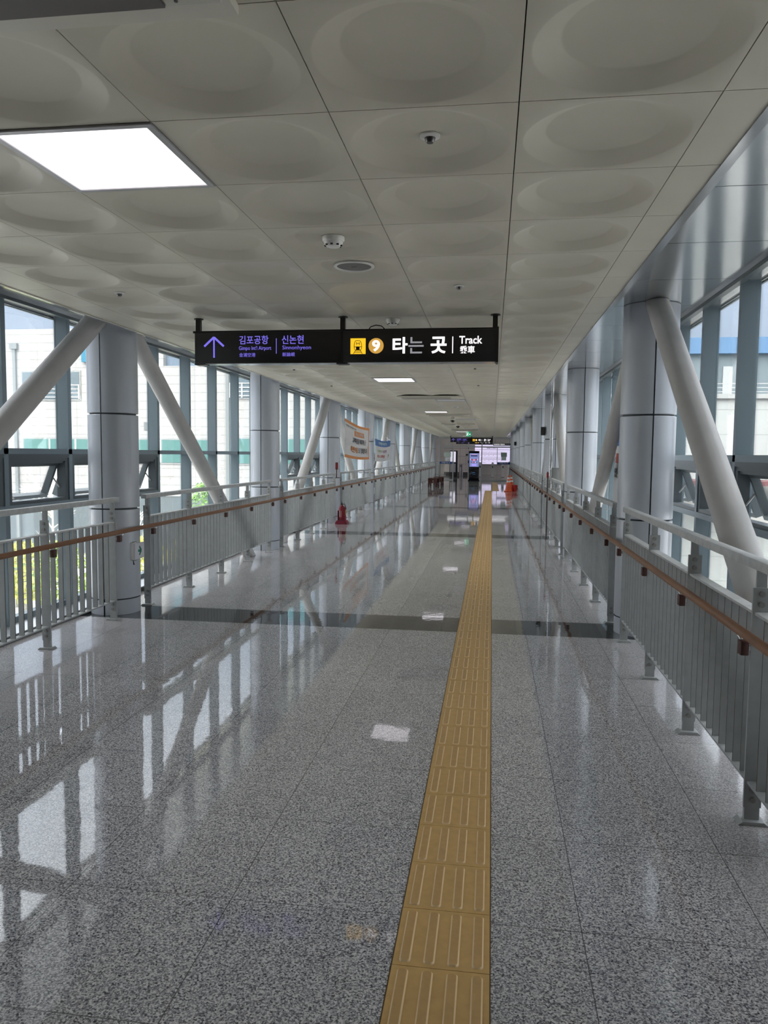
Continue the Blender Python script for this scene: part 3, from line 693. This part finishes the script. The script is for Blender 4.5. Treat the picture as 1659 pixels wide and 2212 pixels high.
for z in (1.3, 1.93):
    b = MB(); b.tube([(0, 0, z-.015), (0, 0, z+.015)], .035, 20); b.build('clamp', ALU, root, smooth=50)
for (x, y, z, l) in ((1.09, 16.9, 2.10, 'small black speaker box fixed to the third right column'), (1.09, 36.9, 2.12, 'tiny black speaker box fixed to a far right column')):
    root = thing('wall_speaker', l, 'speaker', (x, y, z), 'black speaker boxes'); b = MB(); b.bbox(-.05, .035, -.06, .06, -.09, .09, .008); b.build('cabinet', BLACKF, root, smooth=30); b = MB(); b.box(-.053, -.05, -.045, .045, -.07, .07); b.build('grille', mat('grille_grey', (.3, .3, .3), .6), root)

# cones and bucket
CO = mat('cone_orange', (.75, .12, .03), .5); CW = mat('cone_white', (.8, .78, .76), .5)
def cone(x, y, label):
    root = thing('traffic_cone', label, 'traffic cone', (x, y, 0), 'traffic cones'); R0, H, z0 = .145, .70, .03
    rr = lambda z: R0-(R0-.025)*(z-z0)/(H-z0)
    b = MB(); b.bbox(-.185, .185, -.185, .185, .002, .032, .008); b.build('base', CO, root, smooth=30)
    b = MB(); b.lathe([(rr(z0), z0), (rr(H), H), (.02, H), (.018, H-.03)], seg=28); b.build('cone_body', CO, root, smooth=50)
    for a, c in ((.40, .47), (.54, .61)):
        b = MB(); b.lathe([(rr(a)+.001, a), (rr(c)+.001, c)], seg=28); b.build('white_band', CW, root, smooth=50)
cone(.728, 33.25, 'orange traffic cone with white bands, the left and nearer of the two'); cone(.86, 33.85, 'orange traffic cone with white bands, the one just behind the other')
root = thing('bucket', 'red plastic bucket on the floor beside the traffic cones', 'bucket', (1.0, 33.35, 0)); b = MB()
b.lathe([(0, .003), (.095, .003), (.125, .27), (.135, .275), (.135, .285), (.12, .285), (.09, .015), (0, .015)], seg=32); b.build('bucket_body', mat('bucket_red', (.48, .02, .02), .35), root, smooth=40)
b = MB(); b.tube([(.13*math.cos(a), -.13*abs(math.sin(a))*.3, .28-.09*math.sin(a)) for a in np.linspace(0, PI, 14)], .004, 6); b.build('bail_handle', STEEL, root, smooth=50)
# benches
BW = mat('bench_wood', (.075, .022, .014), .35, vary=.25, vscale=12)
def bench(x, y, label):
    root = thing('bench', label, 'bench', (x, y, 0), 'brown benches'); W, D, H = .46, 1.25, .44
    b = MB()
    for q in range(4): b.bbox(-W/2+q*W/4+.004, -W/2+(q+1)*W/4-.004, -D/2, D/2, H-.045, H, .004)
    b.build('seat', BW, root, smooth=30)
    for yy in (-D/2+.03, D/2-.03):
        b = MB(); b.box(-W/2+.01, W/2-.01, yy-.02, yy+.02, .20, H-.045); e_ = b.build('end_panel', BW, root)
        if yy < 0:
            m_ = MB(); disc(m_, .02, .31, .02, yy-.022, yy-.0205); pts = [(.03+.06*math.cos(a), .285+.05*math.sin(a)) for a in np.linspace(PI*1.15, PI*1.85, 9)]
            for p, q in zip(pts[:-1], pts[1:]): seg_poly(m_, p, q, .008, yy-.022, yy-.0205)
            m_.build('white_mark', WHITEP, e_)
        for xx in (-W/2+.045, W/2-.045):
            b = MB(); b.bbox(xx-.035, xx+.035, yy-.03, yy+.03, .002, H-.045, .004); b.build('leg', BW, root, smooth=30)
    for xx in (-W/2+.04, W/2-.04):
        b = MB(); b.box(xx-.015, xx+.015, -D/2+.05, D/2-.05, .12, .17); b.build('stretcher', BW, root)
bench(-2.78, 36.75, 'dark brown wooden bench by the left rail with a white mark on its end'); bench(-2.66, 38.6, 'dark brown wooden bench by the left rail, directly behind another')
b = MB(); b.tube([(-2.75+.16*math.cos(a), 38.2, .445+.14*math.sin(a)) for a in np.linspace(0, PI, 14)], .006, 6); tag(b.build('wire_hoop', BLACKF, None, smooth=50), 'thin dark wire hoop standing on the farther brown bench', 'hoop')

# ------------------------------------------------------------------ far glass screen
YG = 47.0
FR = mat('screen_frame', (.52, .54, .54), .3, .6)
root = thing('glass_screen', 'glass screen wall with slim grey frames across the far end of the corridor', 'screen', (0, YG, 0))
for x, z1 in ((-3.235, 2.62), (-2.37, 2.05), (-1.43, 2.62), (-.62, 2.62), (1.14, 2.62)):
    b = MB(); b.box(x-.03, x+.03, -.04, .04, .002, z1); b.build('mullion', FR, root)
b = MB(); b.box(.30, .33, -.02, .02, .002, 2.05); b.build('mullion', FR, root)
b = MB(); b.box(-3.24, 1.14, -.05, .05, 2.02, 2.09); b.box(-3.24, 1.14, -.05, .05, 2.53, ZC-.008); b.build('header', FR, root)
for x0, x1 in ((-3.2, -2.40), (-.59, .30), (.33, 1.11)):
    b = MB(); b.box(x0, x1, -.006, .006, .06, 2.02); b.build('pane', GLASSD, root); b = MB(); b.box(x0, x1, -.03, .03, .002, .06); b.build('bottom_rail', FR, root)
for x0, x1 in ((-3.2, -1.46), (-1.40, -.65), (-.59, 1.11)):
    b = MB(); b.box(x0, x1, -.006, .006, 2.09, 2.53); b.build('pane', GLASSD, root)
b = MB(); b.box(-1.46, -1.40, -.09, -.04, 1.05, 1.22); b.box(-1.46, -1.42, -.09, -.04, 1.93, 2.01); b.build('lock', BLACKF, root)
SBL = mat('strip_blue', (.008, .055, .22), .4)
for x0, x1, w_ in ((-3.2, -2.40, 'left'), (.33, 1.11, 'right')):
    root = thing('sticker_strip', 'blue sticker strip with white letters across the %s glass panel of the far screen' % w_, 'sticker', (0, YG-.012, 0), 'blue glass strips')
    b = MB(); b.box(x0, x1, -.002, .002, 1.005, 1.135); b.build('film', SBL, root)
    put_text('지하철 타는 곳', x0+.12, -.0035, 1.035, .07, .52, WHITEP, 'lettering', root, .02)
root = thing('notice', 'pale green paper notice on the left glass panel', 'notice', (0, YG-.012, 0), 'paper notices'); b = MB(); b.box(-2.94, -2.51, -.002, .002, 1.43, 1.707); b.build('sheet', mat('paper_green', (.55, .66, .60), .6), root)
root = thing('notice', 'white paper notice just above the left blue strip', 'notice', (0, YG-.012, 0), 'paper notices'); b = MB(); b.box(-2.85, -2.56, -.002, .002, 1.2, 1.395); b.build('sheet', mat('paper_white', (.75, .78, .80), .6), root); b = MB(); b.box(-2.72, -2.6, -.0035, -.0022, 1.255, 1.27); b.build('printed_line', INK, root)
root = thing('notice', 'grey-green notice with paler sheet on the right glass panel', 'notice', (0, YG-.012, 0), 'paper notices'); b = MB(); b.box(.54, .90, -.002, .002, 1.46, 1.726); b.build('sheet', mat('paper_grey', (.36, .46, .40), .6), root); b = MB(); b.box(.57, .86, -.002, .002, 1.25, 1.455); b.build('lower_sheet', mat('paper_pale', (.62, .70, .66), .6), root)

# information kiosk in front of the screen
root = thing('digital_kiosk', 'tall black digital information kiosk with a lit blue screen', 'kiosk', (-1.065, 46.2, 0))
b = MB(); b.bbox(-.31, .31, -.06, .06, .06, 1.80, .012); b.box(-.34, .34, -.16, .16, .002, .06); b.build('body', mat('kiosk_black', (.012, .012, .016), .15), root, smooth=30)
b = MB(); b.box(-.275, .285, -.063, -.059, .85, 1.66); sc_ = b.build('screen', emis('screen_blue', (.22, .27, .55), .7), root)
b = MB(); rnd2 = random.Random(3)
b.box(-.2, .2, -.066, -.0635, 1.47, 1.56, 3); b.box(-.16, .16, -.066, -.0635, 1.575, 1.60, 0)
for q in range(7):
    xx = -.2+q*.066; b.cbox(xx, -.065, 1.25+.05*abs(q-3)/3, .05, .002, .09, [0, 1, 2, 0, 2, 1, 0][q])
for q in range(5): b.cbox(-.17+q*.085, -.065, 1.12, .05, .002, .07, [3, 2, 3, 0, 3][q])
b.box(-.15, .15, -.066, -.0635, .90, 1.02, 4)
b.build('screen_content', [emis('sc_pink', (.75, .35, .5), .9), emis('sc_dark', (.03, .03, .12), .5), emis('sc_red', (.7, .08, .12), .8), emis('sc_navy', (.05, .06, .2), .6), emis('sc_violet', (.35, .28, .8), .9)], sc_)
b = MB(); pts = [(-.13+.2*t, .46+.05*math.sin(t*PI*.8)) for t in np.linspace(0, 1, 8)]
for p, q in zip(pts[:-1], pts[1:]): seg_poly(b, p, q, .018, -.0635, -.0605)
for q in range(5): b.cbox(-.05+q*.03, -.062, .40, .018, .002, .02)
b.build('emblem', emis('emblem_blue', (.05, .22, .45), .6), root)

# ticket gates, hall beyond
def gate(x, label):
    root = thing('ticket_gate', label, 'ticket gate', (x, 54.2, 0), 'ticket gates')
    b = MB(); prof = [(-.085, .02), (.085, .02), (.085, .93), (.06, 1.0), (-.06, 1.0), (-.085, .93)]; b.prism(prof, 0, 1.5); b.build('body', mat('gate_white', (.68, .68, .67), .35), root)
    b = MB(); b.box(-.035, .035, -.004, .0, .66, .80); b.build('card_reader', BLACKF, root); b = MB(); b.box(-.10, .10, .02, 1.48, .002, .022); b.build('plinth', STEEL, root); b = MB(); b.bbox(-.07, .07, .02, .5, 1.0, 1.04, .01); b.build('top_cover', mat('gate_grey', (.25, .25, .26), .3), root, smooth=30)
for x, l in ((-.82, 'white ticket gate pillar partly hidden by the black kiosk'), (.06, 'white ticket gate pillar at the middle of the right glass opening'), (.78, 'white ticket gate pillar nearest the right end of the hall')): gate(x, l)
PK = mat('hall_wall_tile', (.70, .62, .60), .35, vary=.06, vscale=1.5)
b = MB(); b.box(-7, 6, 62, 62.2, 0, 3.1); tag(b.build('wall_far', PK), kind='structure')
for nm_, x0_, x1_ in (('wall_hall_left', -7.2, -7), ('wall_hall_right', 6, 6.2)):
    b = MB(); b.box(x0_, x1_, 50, 62, 0, .9)
    for q in range(7): b.box(x0_, x1_, 50+q*1.98, 50.1+q*1.98, .9, 3.1)
    w_ = tag(b.build(nm_, PK), kind='structure'); g_ = MB(); g_.box(x0_+.09, x0_+.10, 50.1, 61.9, .9, 3.1); g_.build('pane', GLASS, w_)  # glazing added above the sill so daylight reaches the hall
b = MB()
for x0_, x1_ in ((-7, -4.35), (2.05, 6)):
    b.box(x0_, x1_, 49.9, 50, 0, .3); b.box(x0_, x1_, 49.9, 50, 3.0, 3.1); b.box(x0_, x0_+.08, 49.9, 50, .3, 3.0); b.box(x1_-.08, x1_, 49.9, 50, .3, 3.0)
w_ = tag(b.build('wall_front', PK), kind='structure')
for x0_, x1_ in ((-6.92, -4.43), (2.13, 5.92)): g_ = MB(); g_.box(x0_, x1_, 49.945, 49.955, .3, 3.0); g_.build('pane', GLASS, w_)  # panes added here to let sun onto the hall's back walls
b = MB(); b.box(-7.2, 6.2, 50.25, 62.2, 2.92, 3.1); tag(b.build('ceiling_hall', mat('hall_ceiling', (.5, .5, .49), .5)), kind='structure')
b = MB(); b.box(-3.6, -1.35, 58.0, 58.2, .25, 2.9, 0); 
for z in (.85, 1.45, 2.05): b.box(-3.6, -1.35, 57.996, 58.0, z-.006, z+.006, 1)
for x in (-3.0, -2.4, -1.95): b.box(x-.005, x+.005, 57.996, 58, .25, 2.9, 1)
b.box(-3.6, -1.35, 57.99, 58.2, .002, .25, 1); tag(b.build('wall_inner', [PK, mat('tile_joint_dark', (.05, .045, .045), .5)]), kind='structure')
root = thing('wall_sign', 'small black sign plate on the pinkish tiled wall beyond the screen', 'sign', (-1.72, 57.98, 0)); b = MB(); b.box(-.25, .2, -.012, .005, 1.50, 1.62); b.build('plate', BLACKF, root)
root = thing('ticket_machine', 'dark ticket machine with pale front behind the left glass door', 'machine', (-2.62, 53.2, 0)); b = MB(); b.bbox(-.30, .24, 0, .6, .05, 1.85, .01); b.box(-.28, .22, .02, .58, .002, .05); b.build('cabinet', mat('machine_dark', (.02, .02, .025), .3), root, smooth=30)
b = MB(); b.box(-.26, .12, -.006, .0, 1.05, 1.78); b.build('lit_panel', emis('machine_screen', (.72, .68, .8), .75), root); b = MB(); b.box(-.26, .12, -.006, 0, .35, .95); b.build('lower_panel', mat('machine_grey', (.4, .38, .42), .4), root)
root = thing('litter_bin', 'grey steel litter bin standing beyond the glass door', 'bin', (-2.12, 53.2, 0)); b = MB(); b.lathe([(0, .003), (.14, .003), (.14, .86), (.12, .90), (0, .90)], seg=24); b.build('bin_body', mat('bin_steel', (.25, .23, .24), .35, .5), root, smooth=40); b = MB(); b.cbox(0, -.139, .78, .12, .01, .06); b.build('slot', BLACKF, root)

# lit line map on the far wall
root = thing('line_map', 'large lit pinkish white station line map on the far wall', 'map', (0, 61.9, 0))
b = MB(); b.box(-1.42, 1.46, -.06, .09, .78, 2.42); b.build('frame', mat('map_frame', (.35, .34, .36), .4), root)
b = MB(); b.box(-1.38, 1.42, -.066, -.058, .83, 2.38); lp = b.build('lit_face', emis('map_light', (.80, .70, .97), .78), root)
b = MB(); r3 = random.Random(5)
for z, nn in ((1.62, 24), (1.22, 24)):
    b.box(-.9, 1.0, -.0675, -.066, z-.004, z+.004, 0)
    for q in range(nn):
        xx = -.9+q*1.9/(nn-1); b.cbox(xx, -.068, z, .035, .002, .035, 1 if q % 3 else 0)
        L = .10+.08*r3.random(); 
        bb = MB(); seg_poly(b, (xx, z+.04), (xx+.05, z+.04+L), .014, -.069, -.067, 2)
        if q % 4 == 0: b.cbox(xx, -.068, z-.09, .03, .002, .06, 2)
b.box(-1.36, 1.40, -.0675, -.066, 1.98, 2.0, 2); b.box(-.85, -.5, -.0675, -.066, .93, .945, 2)
b.build('route_diagram', [mat('map_gold', (.4, .25, .1), .5), mat('map_red', (.4, .06, .1), .5), mat('map_ink', (.12, .1, .16), .5)], lp)
put_text('02-761-', -.42, -.069, 2.07, .17, .85, MATS['map_ink'], 'lettering', lp, .02)
root = thing('hall_sign', 'dark overhead sign board with white letters beyond the right glass panel', 'sign', (0, 58.5, 0)); b = MB(); b.box(.06, 1.5, -.04, .04, 2.28, 2.46); b.box(.2, .22, -.01, .01, 2.46, 2.92); b.box(1.3, 1.32, -.01, .01, 2.46, 2.92); b.build('board', mat('board_grey', (.08, .08, .085), .4), root)
put_text('비상게이트 이용안내', .12, -.043, 2.33, .09, .8, LWHITE, 'lettering', root, .01)
for y, x0, x1, l in ((52.6, -3.0, 1.0, 'bright white strip light across the hall ceiling just beyond the screen'), (57, -1.3, 1.3, 'bright white strip light across the hall ceiling before the map')):
    root = thing('strip_light', l, 'ceiling light', (0, y, 2.92), 'hall strip lights'); b = MB(); b.box(x0, x1, -.07, .07, -.05, -.001); b.build('housing', WHITEP, root); b = MB(); b.box(x0+.02, x1-.02, -.055, .055, -.06, -.05); b.build('tube_cover', emis('strip_glow', (1, .95, 1), 6.0), root)

# ------------------------------------------------------------------ outside
GZ = -5.0
tag(MB().box(-120, 120, -60, 160, GZ-.3, GZ).build('ground', mat('ground_paving', (.50, .49, .46), .8, vary=.12, vscale=.6)), kind='structure')
def facade_mat(nm, c, jz, jx, wz, wx, offz=0.):
    m = bpy.data.materials.new(nm); m.use_nodes = True; n = m.node_tree; L = n.links; b = n.nodes['Principled BSDF']; b.inputs['Roughness'].default_value = .6
    g = n.nodes.new('ShaderNodeNewGeometry'); sp = n.nodes.new('ShaderNodeSeparateXYZ'); L.new(g.outputs['Position'], sp.inputs[0])
    outs = []
    for s_, per, wd_, of in (('Z', jz, wz, offz), ('X', jx, wx, 0)):
        a = n.nodes.new('ShaderNodeMath'); a.operation = 'SUBTRACT'; L.new(sp.outputs[s_], a.inputs[0]); a.inputs[1].default_value = of
        d = n.nodes.new('ShaderNodeMath'); d.operation = 'DIVIDE'; L.new(a.outputs[0], d.inputs[0]); d.inputs[1].default_value = per
        f = n.nodes.new('ShaderNodeMath'); f.operation = 'FRACT'; L.new(d.outputs[0], f.inputs[0])
        l = n.nodes.new('ShaderNodeMath'); l.operation = 'LESS_THAN'; L.new(f.outputs[0], l.inputs[0]); l.inputs[1].default_value = wd_/per; outs.append(l.outputs[0])
    mxm = n.nodes.new('ShaderNodeMath'); mxm.operation = 'MAXIMUM'; L.new(outs[0], mxm.inputs[0]); L.new(outs[1], mxm.inputs[1])
    q = n.nodes.new('ShaderNodeMixRGB'); q.inputs[1].default_value = (*c, 1); q.inputs[2].default_value = (c[0]*.58, c[1]*.58, c[2]*.58, 1); L.new(mxm.outputs[0], q.inputs[0]); L.new(q.outputs[0], b.inputs['Base Color'])
    MATS[nm] = m; return m
WF = facade_mat('facade_white', (.29, .286, .28), .52, 2.6, .035, .03)
TEAL = mat('facade_glass', (.075, .165, .155), .15); DGL = mat('facade_glass_dark', (.10, .13, .15), .15); GBASE = mat('facade_base', (.085, .105, .115), .6)
root = thing('building', 'large white panelled building seen through the left windows', 'building', (0, 45, GZ))
b = MB(); b.box(-70, -20.2, 0, 18, 3.8, 14.2); b.box(-20.2, -9.5, 0, 18, 3.8, 11.85); b.build('wall', WF, root)
b = MB(); b.box(-70, -9.5, .05, 18, 0, 3.8); b.build('base', GBASE, root)
b = MB(); b.box(-20.2, -9.5, .4, 18, 11.85, 12.55, 0); b.box(-20.2, -9.5, 1, 18, 12.55, 14.0, 1); b.build('upper_storey', [mat('roof_band', (.11, .15, .20), .4), mat('roof_teal', (.07, .20, .23), .3)], root)
for x0, x1, z0, z1, m_, nm in ((-29.6, -25.75, 9.82, 11.5, DGL, 'balcony_opening'), (-29.6, -24.3, 5.9, 7.3, TEAL, 'window'), (-23.5, -17.3, 5.9, 7.3, TEAL, 'window'), (-15.9, -12.8, 5.9, 7.4, TEAL, 'window'), (-12.3, -9.9, 5.9, 7.4, TEAL, 'window'), (-40, -31, 5.9, 7.3, TEAL, 'window'), (-15.9, -13.6, 9.9, 11.5, DGL, 'balcony_opening')):
    f = MB(); f.box(x0-.1, x1+.1, -.06, .1, z0-.1, z1+.1); fo = f.build(nm, mat('facade_frame', (.22, .225, .225), .5), root)
    p = MB(); p.box(x0, x1, -.09, -.061, z0, z1); p.build('pane', m_, fo)
    if nm == 'balcony_opening':
        r_ = MB()
        for q in range(4): r_.box(x0, x1, -.14, -.1, z0+.1+q*.25, z0+.14+q*.25)
        for q in range(4): xx = x0+(x1-x0)*q/3; r_.box(xx-.03, xx+.03, -.15, -.1, z0, z0+.9)
        r_.build('balustrade', WHITEP, fo)
    else:
        nb = max(2, int((x1-x0)/1.5)); r_ = MB()
        for q in range(1, nb): xx = x0+(x1-x0)*q/nb; r_.box(xx-.04, xx+.04, -.11, -.088, z0, z1)
        r_.box(x0, x1, -.11, -.088, z0+.62, z0+.68); r_.build('glazing_bar', WHITEP, fo)
b = MB(); b.box(-25.45, -24.9, -.3, 0, 12.1, 13.15); b.build('blue_sign', mat('sign_cyan', (.02, .14, .22), .4), root)
for x in (-30.1, -16.05, -23.9):
    b = MB(); b.box(x-.1, x+.1, -.18, 0, 0, 13.0); b.box(x-.25, x+.25, -.25, 0, 12.95, 13.3); b.build('downpipe', mat('pipe_grey', (.15, .165, .17), .5), root)
b = MB(); b.box(-21.5, -21.0, -.05, .02, 7.9, 8.4); b.build('vent_louver', mat('vent_grey', (.12, .13, .135), .5), root)

root = thing('building', 'white building with blue parapet and terrace railing seen through the right windows', 'building', (0, 30, GZ))
W2 = facade_mat('facade_white_2', (.31, .325, .32), .92, 3.0, .025, .02, offz=-.35)
b = MB(); b.box(4.5, 60, 0, 8, 0, 8.9); b.build('wall', W2, root)
b = MB(); b.box(4.3, 60.1, -.15, 8, 8.75, 8.92); b.build('terrace_coping', mat('coping', (.27, .28, .275), .6), root)
b = MB(); b.box(4.5, 60, 6, 18, 8.92, 11.15); b.build('setback_wall', mat('setback_grey', (.105, .135, .152), .5), root)
b = MB(); b.box(4.3, 60, 5.7, 18, 11.15, 11.85); b.build('parapet', mat('parapet_blue', (.058, .135, .25), .5), root)
for q in range(14):
    b = MB(); x = 6+q*2.3; b.box(x-.03, x+.03, 5.66, 5.7, 11.15, 11.85); b.build('parapet_rib', mat('parapet_dark', (.04, .10, .19), .5), root)
r_ = MB()
for q in range(3): r_.box(4.6, 60, .1, .14, 9.0+q*.15, 9.03+q*.15)
for q in range(28): r_.box(4.6+q*1.2-.02, 4.6+q*1.2+.02, .1, .14, 8.92, 9.34)
r_.build('terrace_railing', mat('railing_white', (.3, .31, .31), .5), root)
b = MB(); b.box(10.1, 10.5, 5.9, 6, 8.92, 10.6); b.build('terrace_door', mat('door_white', (.3, .31, .31), .5), root)
b = MB(); b.box(4.5, 40, -2.5, -.2, 5.6, 5.75); b.build('canopy', mat('canopy_red', (.12, .04, .045), .5), root)

BARK = mat('bark_grey', (.34, .31, .27), .8); PALEB = mat('bark_pale', (.62, .58, .52), .8)
def tree(x, y, h, spread, col, nl, label, trunk=.07, bare=False, low=.35):
    root = thing('tree' if h > 2.2 else 'shrub', label, 'tree' if h > 2.2 else 'shrub', (x, y, GZ), 'trees and shrubs below the bridge')
    r = random.Random(int(x*100+y*7)); t = MB(); bark = PALEB if bare else BARK
    t.tube([(0, 0, 0), (.03*h*.3, 0, h*.5), (0, .02*h, h*.95)], [trunk, trunk*.7, trunk*.25], 8); tips = []
    for q in range(14 if bare else 9):
        a = r.random()*2*PI; z0 = h*(low+.5*r.random()); L = spread*(.5+.6*r.random()); z1 = z0+L*(.5+.5*r.random())
        p0 = (0, 0, z0); p1_ = (L*.5*math.cos(a), L*.5*math.sin(a), (z0+z1)/2+.05); p2_ = (L*math.cos(a), L*math.sin(a), z1); t.tube([p0, p1_, p2_], [trunk*.4, trunk*.28, trunk*.12], 5); tips.append(p2_)
        for w_ in range(3 if bare else 0):
            a2 = a+r.uniform(-.9, .9); l2 = L*.5; t.tube([p1_, (p1_[0]+l2*math.cos(a2), p1_[1]+l2*math.sin(a2), p1_[2]+l2*.8)], [trunk*.2, trunk*.07], 4)
    t.build('branches', bark, root)
    if nl:
        l = MB()
        for q in range(nl):
            a = r.random()*2*PI; u = r.random()**.5; z = h*(low+(1-low)*r.random()); k = math.sin(PI*min(1, max(.05, (z/h-low*.6)/(1.02-low*.6))))**.6
            c = Vector((spread*u*k*math.cos(a), spread*u*k*math.sin(a), z)); s_ = r.uniform(.05, .13)
            d1 = Vector((r.gauss(0, 1), r.gauss(0, 1), r.gauss(0, 1))).normalized(); d2 = d1.orthogonal().normalized()
            l.add([c-d1*s_, c+d2*s_*.55, c+d1*s_, c-d2*s_*.55], [(0, 1, 2, 3)])
        m_ = mat('leaf_%d_%d_%d' % tuple(int(q*100) for q in col), col, .6, vary=.4, vscale=3)
        tag(l.build('foliage', m_, root), kind='stuff')
YG_, GG, DG = (.50, .50, .07), (.16, .32, .06), (.28, .40, .08)
for (x, y, h, s_, c, nl, l) in ((-17.9, 27, 3.0, 1.15, YG_, 1400, 'yellow-green leafy tree seen between the nearest left rail bars'), (-15.5, 25.6, 3.3, 1.1, DG, 1300, 'light green leafy tree left of the first left column'),
      (-13.5, 28.2, 3.2, 1.2, YG_, 1300, 'yellow-green leafy tree seen just left of the first column'), (-11.0, 27.3, 3.9, 1.1, YG_, 1300, 'tall yellow-green tree seen just right of the first left column'),
      (-12.6, 32, 5.2, 1.0, GG, 900, 'slender green tree seen through the left windows behind the first column'), (-19.6, 29, 2.0, 1.6, GG, 900, 'low green bush at the far left below the bridge'),
      (-9.3, 31, 3.0, 1.3, DG, 900, 'green leafy tree low behind the second left brace')): tree(x, y, h, s_, c, nl, l, low=.25)
tree(-19.2, 31, 5.3, 1.3, GG, 0, 'bare pale-barked tree outside at the far left', bare=True); tree(-16.2, 33, 5.4, 1.2, GG, 0, 'bare pale-barked tree outside, just left of the first left column', bare=True)
